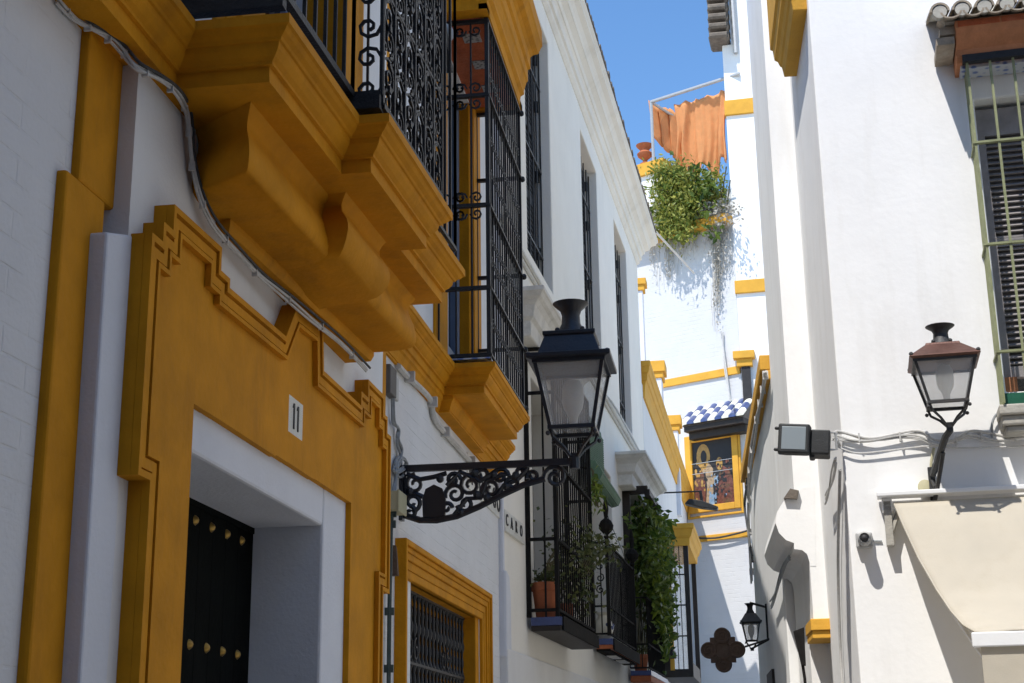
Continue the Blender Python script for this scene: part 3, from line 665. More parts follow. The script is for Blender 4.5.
for cx, cz, r, a0, tn, sg_ in ((-.045, 3.09, .055, 270, 1.2, 1), (-.03, 3.20, .06, 90, 1.3, 1), (-.06, 3.03, .04, 90, 1.1, -1), (.21, 3.13, .062, 200, 1.4, -1), (.20, 3.215, .045, 0, 1.3, 1), (.30, 3.18, .072, 20, 1.6, 1), (.27, 3.07, .05, 190, 1.2, 1), (.375, 3.235, .04, 200, 1.2, -1), (.42, 3.15, .06, 230, 1.4, -1), (.48, 3.225, .05, 0, 1.4, 1), (.55, 3.18, .042, 200, 1.3, -1), (.60, 3.24, .035, 30, 1.2, 1), (.67, 3.215, .035, 200, 1.2, -1), (.16, 3.05, .035, 0, 1.1, 1)):
    b.tube([(S0, a, c) for a, c in scroll(cx, cz, r, a0, tn, sg_, 18)], .0145, 5, .75)
for pts in ([(-.08, 3.26), (.0, 3.225), (.08, 3.235), (.16, 3.255)], [(.16, 3.18), (.24, 3.26), (.36, 3.2), (.46, 3.26)], [(.2, 3.0), (.28, 3.1), (.36, 3.1), (.4, 3.2), (.52, 3.24)], [(.45, 3.1), (.5, 3.17), (.58, 3.2), (.64, 3.26)], [(-.1, 3.13), (-.02, 3.14), (.02, 3.12)], [(-.1, 3.26), (-.09, 3.15), (-.1, 3.0)]):
    b.tube([(S0, a, c) for a, c in pts], .015, 5)
for a, c in ((.12, 3.225), (.25, 3.02), (.34, 3.12), (.40, 3.10), (.515, 3.16), (.44, 3.235), (-.06, 3.155), (.33, 3.25), (.57, 3.225)):
    b.ball((S0, a, c), .026, 6)
b.build('scrollwork', M['lampblack'], l1); NEAR = None

# ================================================================== WHITE HOUSE (left, beyond)
fb = Fr(B)
hb_ = thing('townhouse', fb, 'plain white house with weathered eaves and tall black shuttered windows behind the black lantern', 'house')
UW = [(1.30, 2.72), (4.98, 6.38), (8.10, 9.55)]
holes = [(a, b, 6.22, 9.06) for a, b in UW] + [(1.35, 2.85, 2.9, 5.0), (5.0, 6.9, 2.9, 5.1), (8.0, 9.6, 2.9, 5.15)]
wall_mesh(MB(fb), 0, 11.1, 0, 9.45, holes, 0, .42).build('wall', M['cream'], hb_, bevel=.012)
MB(fb).box(-.02, 11.1, -.4, .035, 0, 2.478).build('plinth', M['white'], hb_, bevel=.015)
x = MB(fb); x.prism([(-.03, 2.40), (.16, 2.40), (.16, 2.9), (.1, 3.05), (.03, 3.08), (-.03, 3.08)], -.3, .03, 'sz'); x.box(-.03, .03, -.3, .01, 3.05, 9.4)
x.build('quoin', M['bluewhite'], hb_, bevel=.02)
x = MB(fb)
cornice(x, [(-.01, .03), (11.1, .03), (11.1, -.5)], [(-.30, 9.86), (-.30, 9.83), (-.27, 9.80), (-.27, 9.77), (-.25, 9.76), (-.21, 9.74), (-.18, 9.70), (-.165, 9.66), (-.15, 9.655), (-.10, 9.62), (-.085, 9.57), (-.07, 9.565), (-.05, 9.53), (-.045, 9.46), (-.02, 9.45), (-.015, 9.40), (.02, 9.36)], -.4)
x.build('eaves', M['creamtrim'], hb_)
x = MB(fb)
for i in range(76):
    s = .0 + i * .146
    x.prism([(s + .072 * math.cos(R(a)), 9.865 + .055 * math.sin(R(a)) + random.uniform(-.006, .006)) for a in range(0, 181, 30)], -.6, .335 + random.uniform(0, .02), 'sz')
x.build('roof_tiles', M['oldtile'], hb_)
x = MB(fb); x.tube([(0.02, .012, 6.06), (11.0, .012, 6.03)], .022, 6); x.tube([(.02, .012, 5.97), (6, .014, 5.95), (11.0, .012, 5.95)], .018, 6)
x.build('string_course', M['creamold'], hb_)
for a, b in UW:
    wf = MB(fb).box(a - .01, b + .01, -.40, -.30, 6.2, 9.07).build('window', M['room'], hb_)
    s_ = MB(fb); n = 4; wd = (b - a) / 2
    for j in range(2):
        u0, u1 = a + j * wd + .01, a + (j + 1) * wd - .01
        s_.box(u0, u0 + .07, -.22, -.16, 6.24, 9.04); s_.box(u1 - .07, u1, -.22, -.16, 6.24, 9.04)
        for z in (6.24, 7.1, 7.9, 8.94): s_.box(u0, u1, -.22, -.162, z, z + .1)
        zz = 6.36
        while zz < 8.92: s_.box(u0 + .07, u1 - .07, -.205, -.175, zz, zz + .03); zz += .055
    s_.build('shutter', M['shutter'], wf)
    for z in (6.6, 7.45, 8.25, 8.8): MB(fb).box(b - .05, b - .01, -.17, -.12, z, z + .12).build('hinge', M['iron'], wf)
    # simple iron guard in front of the shutters
    gbar = MB(fb)
    for z in (6.6, 7.55, 8.5): gbar.box(a, b, -.115, -.095, z - .012, z + .012)
    for j in range(7): gbar.tube([(a + .02 + (b - a - .04) * j / 6, -.105, 6.24), (a + .02 + (b - a - .04) * j / 6, -.105, 9.0)], .011, 4)
    gbar.build('guard', M['irongrey'], wf)
# ---- first grated window, with its shelf and hood
s0, s1, oc = .98, 3.08, .262
for a, b, z0, z1 in ((1.35, 2.85, 2.9, 5.0), (5.0, 6.9, 2.9, 5.1), (8.0, 9.6, 2.9, 5.15)):
    wf = MB(fb).box(a - .01, b + .01, -.45, -.36, z0 - .02, z1 + .02).build('window', M['room'], hb_)
    s_ = MB(fb)
    for u0, u1 in ((a, (a + b) / 2), ((a + b) / 2, b)):
        s_.box(u0 + .01, u0 + .09, -.33, -.27, z0, z1); s_.box(u1 - .09, u1 - .01, -.33, -.27, z0, z1)
        for z in (z0, z0 + .7, z1 - .1): s_.box(u0 + .01, u1 - .01, -.33, -.272, z, z + .1)
    s_.build('window_frame', M['shutterbrown'], wf)
    MB(fb).box(a, b, -.31, -.30, z0, z1).build('pane', M['glass'], wf)
hd = [(-.265, 5.60), (-.265, 5.56), (-.25, 5.55), (-.23, 5.52), (-.20, 5.50), (-.17, 5.46), (-.16, 5.42), (-.15, 5.36), (-.12, 5.33), (-.12, 5.20), (-.11, 5.19)]
for a, b, dzz, sc_ in ((.75, 3.3, -.02, 1.0), (7.75, 9.85, -.07, 1.45)):
    x = MB(fb); cornice(x, [(a, -.1), (a, 0.02), (b, .02), (b, -.1)], [(k * sc_, z + dzz) for k, z in hd], -.2)
    x.build('window_hood', M['creamold'], hb_, bevel=.006)
shf = MB(fb); shf.box(s0 - .02, s1 + .02, .036, oc + .03, 2.685, 2.73)
shf = shf.build('window_shelf', M['shutterbrown'], hb_, bevel=.006)
x = MB(fb); x.box(s0 - .027, s1 + .03, .037, oc + .036, 2.73, 2.80); x.build('tile_edge', M['bluetile'], shf, bevel=.004)
MB(fb).box(s0 + .02, s1 + .035, oc + .037, oc + .05, 2.69, 2.81).build('edge_iron', M['matteiron'], shf)
def cage(parent, s0, s1, oc, z0, z1, n, bars, mat):
    c = MB(fb)
    for i in range(n + 1): c.tube([(s0 + (s1 - s0) * i / n, oc, z0), (s0 + (s1 - s0) * i / n, oc, z1)], .010, 4)
    for s in (s0, s1):
        for k in range(2): c.tube([(s, oc * (k + .25) / 2.0, z0), (s, oc * (k + .25) / 2.0, z1)], .011, 4)
        c.box(s - .016, s + .016, oc - .016, oc + .016, z0, z1)
        c.box(s - .02, s + .02, .0, .035, z0, z1)
    for z in bars:
        c.box(s0 - .01, s1 + .01, oc - .018, oc + .018, z - .012, z + .012)
        for s in (s0, s1): c.box(s - .016, s + .016, -.05, oc, z - .013, z + .013)
    return c
c = cage(hb_, s0, s1, oc, 2.80, 5.16, 17, (2.86, 3.46, 4.14, 4.75, 5.15), M['irongrey'])
c.build('window_cage', M['matteiron'], hb_)
# ---- balcony of the second opening
bs0, bs1, bo = 4.86, 7.30, .185
sl_ = MB(fb); sl_.box(bs0 - .03, bs1 + .03, .036, bo + .03, 2.815, 2.86); sl_ = sl_.build('balcony_slab', M['terracotta'], hb_, bevel=.006)
MB(fb).box(bs0 - .037, bs1 + .037, .037, bo + .036, 2.86, 2.925).build('tile_edge', M['bluetile'], sl_, bevel=.004)
x = MB(fb); x.box(bs0 - .01, bs1, .036, bo, 2.79, 2.815); x.box(bs0 + .02, bs1 + .03, bo + .037, bo + .05, 2.80, 2.93)
x.build('slab_frame', M['matteiron'], sl_)
for a in (5.5, 6.3): MB(fb).box(a, a + .5, .06, bo - .02, 2.780, 2.792).build('soffit_panel', M['white2'], sl_)
x = MB(fb)
def railb(mb, p, q, n, z0, z1):
    for z in (z0, z1, z0 + .3): mb.tube([(*p, z), (*q, z)], .014, 4)
    for i in range(n + 1):
        t = i / n; a = p[0] + (q[0] - p[0]) * t; b = p[1] + (q[1] - p[1]) * t; mb.tube([(a, b, z0), (a, b, z1)], .009, 4)
railb(x, (bs0, .03), (bs0, bo), 2, 2.98, 3.98); railb(x, (bs0, bo), (bs1, bo), 20, 2.98, 3.98); railb(x, (bs1, bo), (bs1, .03), 2, 2.98, 3.98)
for j in range(4): x.tube([(bs0, a, b) for a, b in scroll(.10, 3.85 - .13 * j, .05, 90, 1.3, 1 if j % 2 else -1, 10)], .009, 4)
for s in (bs0, bs1):
    x.box(s - .02, s + .02, bo - .02, bo + .02, 2.96, 4.02)
    x.lathe(s, bo, [(.02, 4.02), (.035, 4.04), (.02, 4.06), (.075, 4.12), (.085, 4.17), (.06, 4.22), (.02, 4.25), (.026, 4.3), (.034, 4.36), (.02, 4.44), (.004, 4.5)], 10)
x.build('balcony_railing', M['matteiron'], hb_)
# shade blind, rolled at the foot, over the balcony opening
bsA, zA = B.inv(580, 436, .12); zB = B.inv(600, 492, .12)[1]
fbl = Fr(B, 5.0, .1, 5.1)
bl = thing('roll_blind', fbl, 'faded green roll blind with a rolled up lower end between lantern and white hood', 'blind')
x = MB(fbl); S = 4.05
x.prism([(S, 4.66), (S + 1.1, 4.66), (S + 1.1, 5.15), (S + .95, 5.26), (S + .1, 5.26), (S, 5.15)], .12, .14, 'sz')
for k in range(22): x.box(S - .004, S + 1.104, .115, .147, 4.67 + k * .025, 4.685 + k * .025)
x.build('slats', M['greenblind'], bl, bevel=.003)
x = MB(fbl)
for k, (o, z, r) in enumerate(((.19, 4.60, .085), (.17, 4.69, .05))):
    x.tube([(S - .06, o, z), (S + 1.5, o, z - .03)], r, 14)
    for j in range(7): x.tube([(S - .062, o + r * .97 * math.cos(j * .9), z + r * .97 * math.sin(j * .9)), (S + 1.5, o + r * .97 * math.cos(j * .9), z - .03 + r * .97 * math.sin(j * .9))], .010, 5)
x.build('roll', M['greenblind'], bl, smooth=True)
# vertical wire down the facade
cable_px('cable', B, .02, [(606, 395), (617, 410), (640, 452)], .012, M['wire'], 'pale cable following the string course of the white house')
cable_px('cable', B, .02, [(603, 470), (606, 510), (620, 545), (624, 556)], .004, M['wiredark'], 'thin dark wire hanging below the green roll blind')

# ---- third opening: small balcony with a vine
x = MB(fb); x.box(7.95, 10.2, .036, .30, 2.62, 2.70); s3 = x.build('balcony_slab', M['terracotta'], hb_, bevel=.006)
MB(fb).box(7.94, 10.21, .037, .306, 2.70, 2.76).build('tile_edge', M['bluetile'], s3, bevel=.004)
x = MB(fb); railb(x, (8.0, .03), (8.0, .27), 3, 2.8, 3.7); railb(x, (8.0, .27), (10.15, .27), 16, 2.8, 3.7); x.build('balcony_railing', M['matteiron'], hb_)
x = MB(fb); x.box(8.0, 8.12, -.05, .10, 4.4, 5.2); x.box(8.0, 8.1, .02, .34, 5.08, 5.18); x.box(9.5, 9.6, .02, .34, 5.0, 5.12); x.box(8.0, 9.6, .30, .37, 5.05, 5.13)
x.build('hood_beam', M['shutterbrown'], hb_)

# ================================================================== PLANTS ON THE WHITE HOUSE
def pot(fr, sc, oc, z, r, h, mat):
    return MB(fr).lathe(sc, oc, [(r * .68, z), (r * .92, z + h * .74), (r * .93, z + h * .76), (r, z + h * .77), (r, z + h), (r * .88, z + h), (r * .86, z + h * .85), (.005, z + h * .85)], 20)
def gauss_pts(n, c, sd):
    return [tuple(random.gauss(a, b) for a, b in zip(c, sd)) for _ in range(n)]
f_ = Fr(B, 1.2, .13, 2.867)
p = thing('potted_plant', f_, 'large terracotta pot with sprawling olive foliage at the near end of the grated window shelf', 'potted plant', 'plants behind the window grating')
pot(f_, 1.12, .135, 2.802, .118, .30, M['terracotta']).build('pot', M['terracotta'], p, smooth=True)
x = MB(f_); leaves(x, gauss_pts(200, (1.15, .14, 3.14), (.08, .06, .04)), .05); leaves(x, [q for q in gauss_pts(330, (1.9, .20, 3.40), (.38, .08, .17)) if q[2] > 2.9 and q[1] > .01], .055); x.build('foliage', M['leafolive'], p)
x = MB(f_)
for k in range(9): x.tube([(1.12, .13, 3.08), (1.2 + k * .06, .15, 3.3), (1.4 + k * .13, .2, 3.45 + .05 * math.sin(k * 2))], .006, 4)
x.build('stem', M['stem'], p)
f_ = Fr(B, 2.2, .13, 2.867)
p = thing('potted_plant', f_, 'darker terracotta pot with thick olive foliage farther along the grated window shelf', 'potted plant', 'plants behind the window grating')
pot(f_, 2.1, .13, 2.802, .10, .22, M['terracotta']).build('pot', M['terracotta'], p, smooth=True)
x = MB(f_); leaves(x, [q for q in gauss_pts(420, (2.35, .2, 3.2), (.36, .09, .17)) if q[2] > 2.86 and q[1] > .01], .055); leaves(x, gauss_pts(260, (2.75, .36, 3.62), (.32, .10, .09)), .065); x.build('foliage', M['leafolive'], p)
x = MB(f_)
for k in range(8): x.tube([(2.1, .13, 3.0), (2.2 + k * .05, .2, 3.2), (2.3 + k * .11, .3, 3.5)], .006, 4)
x.build('stem', M['stem'], p)
f_ = Fr(B, 3.7, .2, 4.2)
p = thing('hanging_plant', f_, 'bright green trailing plant hanging under the green roll blind', 'plant')
x = MB(f_); leaves(x, gauss_pts(130, (3.75, .22, 4.36), (.09, .04, .11)), .09, .9, 2.6); x.build('foliage', M['leaf'], p)
x = MB(f_)
for k in range(6): x.tube([(3.7, .05, 4.62), (3.72 + .03 * k, .2, 4.6), (3.66 + .04 * k, .24, 4.2)], .005, 4)
x.build('stem', M['stem'], p)
f_ = Fr(B, 5.05, .1, 2.946)
p = thing('vase', f_, 'white round vase with a blue motif on the corner of the tiled balcony', 'vase')
MB(f_).lathe(5.1, .085, [(.05, 2.927), (.10, 2.98), (.115, 3.05), (.10, 3.13), (.06, 3.17), (.055, 3.2), (.08, 3.23), (.06, 3.225)], 18).build('body', M['whitetile'], p, smooth=True)
x = MB(f_)
for a in range(4, 10):
    t = R(a * 36 + 180); x.ball((5.1 + .106 * math.cos(t), .085 + .106 * math.sin(t), 3.06 + .03 * (a % 2)), .024, 6)
x.build('blue_motif', M['bluetile'], p, smooth=True)
f_ = Fr(B, 8.9, .2, 2.77)
p = thing('climbing_vine', f_, 'dense bright green vine cascading under the white hood beyond the tiled balcony', 'vine')
x = MB(f_)
pts = []
for k in range(120):
    s = random.uniform(8.05, 10.8); z = random.choice([random.uniform(3.2, 5.0), random.uniform(3.9, 5.2)])
    if z < 3.6 and s < 8.5: continue
    if z > 4.95: z = 4.95
    if z > 4.6 and s < 8.9 and random.random() < .75: continue
    o = random.uniform(.06, .42); pts += gauss_pts(38, (s, o, z), (.14, .06, .12))
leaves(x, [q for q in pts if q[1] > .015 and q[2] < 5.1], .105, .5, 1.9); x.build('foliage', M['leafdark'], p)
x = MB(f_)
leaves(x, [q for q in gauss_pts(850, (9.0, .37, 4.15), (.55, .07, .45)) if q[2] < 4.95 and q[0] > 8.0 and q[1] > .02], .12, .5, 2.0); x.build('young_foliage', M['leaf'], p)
x = MB(f_)
for k in range(9): x.tube([(8.5 + k * .25, .05, 2.8), (8.6 + k * .22, .12, 3.6), (8.4 + k * .28, .2, 4.4), (8.7 + k * .2, .25, 5.0)], .012, 5)
x.build('stem', M['stem'], p)
f_ = Fr(B, 8.3, .15, 2.77)
p = thing('potted_plant', f_, 'small terracotta pot at the foot of the climbing vine', 'potted plant')
pot(f_, 8.25, .14, 2.762, .11, .22, M['terracotta']).build('pot', M['terracotta'], p, smooth=True)
x = MB(f_); leaves(x, gauss_pts(90, (8.25, .15, 3.03), (.06, .05, .04)), .05); x.build('foliage', M['leafolive'], p)

# ================================================================== YELLOW HOUSE (left, far)
fc = Fr(B3)
hc = thing('townhouse', fc, 'far left house with golden ochre cornice and black framed bay, beyond the climbing vine', 'house')
MB(fc).box(.02, 11.6, -6, 0, 0, 7.4).build('wall', M['white'], hc)
x = MB(fc); cornice(x, [(.06, -.3), (.06, .14), (11.6, .14), (11.6, -.3)], [(0, 7.78), (0, 7.70), (.015, 7.68), (.03, 7.60), (.05, 7.58), (.06, 7.48), (.08, 7.46), (.10, 7.38), (.11, 7.2)], -.35)
x.build('cornice', M['ochre2'], hc, bevel=.008)
x = MB(fc); bo = .5
x.box(1.98, 4.4, .0, bo, 2.95, 3.06); x.box(1.98, 2.06, bo - .08, bo, 3.06, 5.1); x.box(4.32, 4.4, bo - .08, bo, 3.06, 5.1); x.box(1.98, 2.06, .0, .13, 3.06, 5.1); x.box(2.06, 4.32, bo - .06, bo - .01, 3.06, 3.2)
bay = x.build('bay_window', M['shutterbrown'], hc, bevel=.006)
x = MB(fc); x.box(2.0, 2.04, .13, .2, 3.06, 5.1); x.build('bay_trim', M['ochre2'], bay)
x = MB(fc)
for z in (3.06, 3.6, 4.1, 4.6): x.box(2.0, 2.03, .2, bo - .08, z, z + .02)
for o in (.26, .34): x.box(2.0, 2.03, o, o + .012, 3.06, 5.1)
x.build('glazing_bars', M['iron'], bay)
MB(fc).box(2.012, 2.02, .2, bo - .08, 3.06, 5.1).build('pane', M['lampglass2'], bay)
x = MB(fc); cornice(x, [(1.86, -.05), (1.86, .62), (4.5, .62), (4.5, -.05)], [(0, 5.44), (0, 5.36), (.02, 5.34), (.05, 5.24), (.08, 5.2), (.09, 5.08)], -.1)
x.build('bay_canopy', M['ochre2'], hc, bevel=.006)
x = MB(fc); x.box(1.2, 1.9, .0, .24, 3.24, 3.34); x.box(.6, 1.1, 0, .12, 3.2, 5.6); x.build('shutter', M['shutterbrown'], hc, bevel=.006)
x = MB(fc); x.box(2.2, 2.5, .0, .22, 1.0, 2.7); x.build('door_frame', M['ochre2'], hc)
x = MB(fc); x.lathe(0, 0, [(.14, 0), (.16, .02), (.14, .045), (.01, .045)], 20)
x.v = [fc.L(1.5 + v.x, .02 + v.z, 2.75 + (-v.y) * 1.5) for v in [Vector((q.x, q.y, q.z)) for q in [fc.L(0, 0, 0) * 0 + w for w in x.v]]]
x.build('oval_plaque', M['bronze'], hc, smooth=True)
def pier(px0, px1, yc, ycb, yb, dep, parent):
    a = at_depth(px0, yc, dep); b = at_depth(px1, yc, dep); w_ = (b - a).length
    zt = a.z; zc = at_depth(px0, ycb, dep).z; zb = at_depth(px0, yb, dep).z
    s = (a - B3.o).dot(B3.d); o0 = (a - B3.o).dot(B3.n); o1 = (b - B3.o).dot(B3.n)
    p = MB(fc); p.box(s, s + w_, o0 + .05, o1 - .08, zb, zc); p = p.build('parapet_pier', M['bluewhite'], parent, bevel=.01)
    c = MB(fc); c.box(s - .06, s + w_ + .06, o0, o1, zc + .12, zt); c.box(s - .03, s + w_ + .03, o0 + .03, o1 - .04, zc, zc + .12); c.build('pier_cap', M['ochre2'], p, bevel=.01)
pier(643, 665, 362, 380, 445, 29, hc); pier(664, 681, 416, 432, 520, 31, hc); pier(634, 646, 279, 292, 440, 30, hc)
f_ = Fr(B3, 3.2, 0, 6.0)
t_ = thing('spotlight', f_, 'dark floodlight on a thin arm reaching out before the tiled shrine picture', 'spotlight')
x = MB(f_); x.tube([(3.2, 0, 6.2), (3.2, .72, 6.2)], .014, 6); x.tube([(3.2, .70, 6.2), (3.2, .72, 6.0)], .03, 6); x.build('arm', M['iron'], t_)
x = MB(f_); x.prism([(.42, 5.98), (.50, 6.06), (.72, 6.02), (1.0, 5.90), (.98, 5.86), (.7, 5.9)], 3.1, 3.34, 'oz'); x.build('lamp_head', M['plastic'], t_, bevel=.01)
# quatrefoil sign out in the lane, on an arm from the right hand wall
c = at_depth(723, 650, 17.4); f_ = Fr(E2, (c - E2.o).dot(E2.d), (c - E2.o).dot(E2.n), c.z)
sc, oc, zc = f_.s0, f_.o0, f_.z0
t_ = thing('hanging_sign', f_, 'dark bronze quatrefoil sign hanging in the lane before the white end wall', 'sign')
x = MB(f_); x.box(sc - .148, sc + .148, oc - .036, oc + .036, zc - .148, zc + .148)
for k in range(4):
    a = R(k * 90); cx, cz = sc + .165 * math.cos(a), zc + .165 * math.sin(a)
    x.prism([(cx + .098 * math.cos(R(i * 18)), cz + .098 * math.sin(R(i * 18))) for i in range(20)], oc - .04 + .001 * k, oc + .04 - .001 * k, 'sz')
x.build('panel', M['bronze'], t_, bevel=.006)
x = MB(f_)
for k in range(4):
    a = R(k * 90); cx, cz = sc + .165 * math.cos(a), zc + .165 * math.sin(a)
    x.tube([(cx + .085 * math.cos(R(i * 20)), oc + .045, cz + .085 * math.sin(R(i * 20))) for i in range(19)], .010, 5)
    x.tube([(u, oc + .045, v) for u, v in scroll(cx, cz, .055, 40 * k, 1.3, 1, 14)], .009, 5)
x.tube([(sc + .1 * math.cos(R(i * 20)), oc + .045, zc + .1 * math.sin(R(i * 20))) for i in range(19)], .012, 5)
x.build('relief', M['bronze'], t_)
MB(f_).tube([(sc + .26, oc, zc + .03), (sc + .95, oc + .0, zc + .22)], .012, 6).build('arm', M['iron'], t_)

# ================================================================== RIGHT HAND HOUSE
def co(pl, P): q = P - pl.o; return (q.dot(pl.d), q.dot(pl.n))
fe = Fr(E)
he = thing('corner_house', fe, 'sunlit white corner house on the right with awning, copper lantern and grated window', 'house')
plan = [co(E, p) for p in (E.W(0, 0, 0), C1.W(1.95, 0, 0), E2.W(-.215, 0, 0), C2.W(2.05, 0, 0), C2.W(2.05, -9, 0), E.W(9, -1, 0))]
# front wall with the window recess, rest of the mass behind it
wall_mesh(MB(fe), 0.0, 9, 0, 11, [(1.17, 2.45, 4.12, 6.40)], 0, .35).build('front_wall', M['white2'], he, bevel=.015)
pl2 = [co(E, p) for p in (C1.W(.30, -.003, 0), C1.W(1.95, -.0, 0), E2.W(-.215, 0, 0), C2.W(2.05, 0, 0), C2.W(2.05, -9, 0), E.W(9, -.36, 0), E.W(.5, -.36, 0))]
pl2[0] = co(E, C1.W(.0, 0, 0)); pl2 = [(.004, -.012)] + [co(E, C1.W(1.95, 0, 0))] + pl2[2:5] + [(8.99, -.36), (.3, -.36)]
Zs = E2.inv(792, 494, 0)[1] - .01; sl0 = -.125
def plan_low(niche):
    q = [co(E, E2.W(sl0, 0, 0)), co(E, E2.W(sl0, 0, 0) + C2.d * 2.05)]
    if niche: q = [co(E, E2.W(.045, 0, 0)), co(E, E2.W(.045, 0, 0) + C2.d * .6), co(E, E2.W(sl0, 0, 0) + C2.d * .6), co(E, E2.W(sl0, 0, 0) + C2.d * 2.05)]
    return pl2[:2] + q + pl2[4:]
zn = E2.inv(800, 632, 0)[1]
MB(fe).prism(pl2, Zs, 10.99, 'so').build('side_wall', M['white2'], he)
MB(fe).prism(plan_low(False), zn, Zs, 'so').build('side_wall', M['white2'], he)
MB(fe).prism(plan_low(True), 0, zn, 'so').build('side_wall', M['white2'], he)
wf = MB(fe).box(1.0, 2.6, -.40, -.36, 4.0, 6.5).build('window', M['room'], he)
s_ = MB(fe)
for a, b in ((1.18, 1.80), (1.82, 2.44)):
    s_.box(a, a + .05, -.16, -.10, 4.25, 6.36); s_.box(b - .05, b, -.16, -.10, 4.25, 6.36); s_.box(a + .05, b - .05, -.175, -.165, 4.25, 6.36)
    for z in (4.25, 5.25, 6.14): s_.box(a + .05, b - .05, -.158, -.102, z, z + (.22 if z > 6 else .08))
    z = 4.35
    while z < 6.12:
        s_.add([(a + .05, -.14, z + .035), (b - .05, -.14, z + .035), (b - .05, -.10, z), (a + .05, -.10, z), (a + .05, -.15, z + .03), (b - .05, -.15, z + .03), (b - .05, -.11, z - .006), (a + .05, -.11, z - .006)], [(0, 1, 2, 3), (4, 5, 6, 7), (0, 1, 5, 4), (2, 3, 7, 6), (0, 3, 7, 4), (1, 2, 6, 5)]); z += .046
s_.build('shutter', M['shuttergrey'], wf)
x = MB(fe); x.box(1.17, 1.26, -.2, -.05, 4.125, 4.24); x.build('shutter_wedge', M['brickorange'], wf)
x = MB(fe); x.box(1.085, 2.6, .0, .26, 3.90, 3.975); x.box(1.10, 2.6, .0, .235, 3.83, 3.90); x.box(1.12, 2.6, .0, .21, 3.78, 3.83); sl_ = x.build('window_sill', M['stone'], he, bevel=.012)
MB(fe).box(1.13, 2.6, .003, .22, 3.975, 4.06).build('sill_tiles', M['darkgreen'], sl_)
x = MB(fe); oc = .265
for i in range(9): x.box(1.112 + i * .163, 1.130 + i * .163, oc - .009, oc + .009, 3.98, 6.66)
for o in (.06, .13, .2): x.box(1.112, 1.128, o - .008, o + .008, 3.98, 6.64)
for z in (4.35, 5.15, 5.94): x.box(1.1, 2.6, oc - .018, oc + .018, z - .008, z + .008); x.box(1.104, 1.136, -.04, oc, z - .009, z + .009)
x.build('window_grille', M['green'], he)
x = MB(fe); x.prism([(-.02, 6.60), (.25, 6.60), (.29, 6.635), (.305, 6.68), (.40, 6.76), (.43, 6.80), (.43, 6.86), (-.02, 6.90)], 1.05, 2.7, 'oz'); cn = x.build('window_canopy', M['brickorange'], he, bevel=.006)
x = MB(fe)
for i in range(5): x.box(1.07 + i * .31, 1.365 + i * .31, .425, .436, 6.805, 6.852)
x.build('frieze_bricks', M['brickred'], cn, bevel=.003)
x = MB(fe)
x.box(1.09, 2.6, .235, .30, 6.585, 6.64)
x.build('grille_head', M['iron'], cn)
MB(fe).box(1.08, 2.6, .02, .20, 6.575, 6.601).build('soffit_tiles', M['floortile'], cn)
for i in range(9):
    x = MB(fe)
    s = .945 + i * .158
    if i == 0:
        for a, b, z in ((.91, 1.05, 6.78), (.88, 1.04, 6.70)): x.box(a + .03, b, .02, .38, z, z + .06)
    # over-tile (convex) and under-tile (concave)
    ring = lambda o, z, r, up: [(s + (0 if up else .079) + r * math.cos(R(a)), o, z + (1 if up else -.7) * r * math.sin(R(a))) for a in range(0, 181, 20)] + [(s + (0 if up else .079) + (r - .016) * math.cos(R(a)), o, z + (1 if up else -.7) * (r - .016) * math.sin(R(a))) for a in range(180, -1, -20)]
    x.loft([ring(.0, 7.07, .068, True), ring(.52, 6.905, .072, True)]); x.loft([ring(.0, 7.06, .072, False), ring(.515, 6.895, .078, False)])
    rt = x.build('roof_tile', M['tilemortar'], cn, smooth=True)
    y = MB(fe); y.loft([[(s + .052 * math.cos(R(a)), .514, 6.905 + .052 * math.sin(R(a))) for a in range(0, 360, 30)], [(s + .052 * math.cos(R(a)), .40, 6.94 + .052 * math.sin(R(a))) for a in range(0, 360, 30)]]); y.build('mortar_plug', M['stone'], rt)
    y = MB(fe); y.loft([[(s + .074 * math.cos(R(a)), o, z + .074 * math.sin(R(a))) for a in range(10, 171, 20)] for o, z in ((.44, 6.932), (.05, 7.055))]); y.build('glazed_top', M['bluetile' if i % 3 == 1 else 'whitetile'], rt, smooth=True)
MB(fe).box(.98, 2.6, -.02, .40, 6.862, 6.875).build('tile_bed', M['stone'], cn)
# ochre balcony cornice on the lane side, high up
f1 = Fr(C1)
x = MB(f1); cornice(x, [(.03, -.02), (.03, .205), (1.43, .205), (1.43, -.02)], [(0, 8.3), (0, 7.72), (.02, 7.70), (.03, 7.60), (.055, 7.57), (.07, 7.52), (.085, 7.50), (.10, 7.40)], -.05)
# keep it as a part of the corner house: express in its frame
def adopt(mb, fr_from, fr_to):
    Mx = Matrix.Translation(fr_to.loc()) @ Matrix.Rotation(fr_to.rot(), 4, 'Z'); My = Matrix.Translation(fr_from.loc()) @ Matrix.Rotation(fr_from.rot(), 4, 'Z')
    T = Mx.inverted() @ My; mb.v = [T @ v for v in mb.v]; mb.fr = fr_to; return mb
adopt(x, f1, fe).build('side_cornice', M['ochre2'], he, bevel=.006)
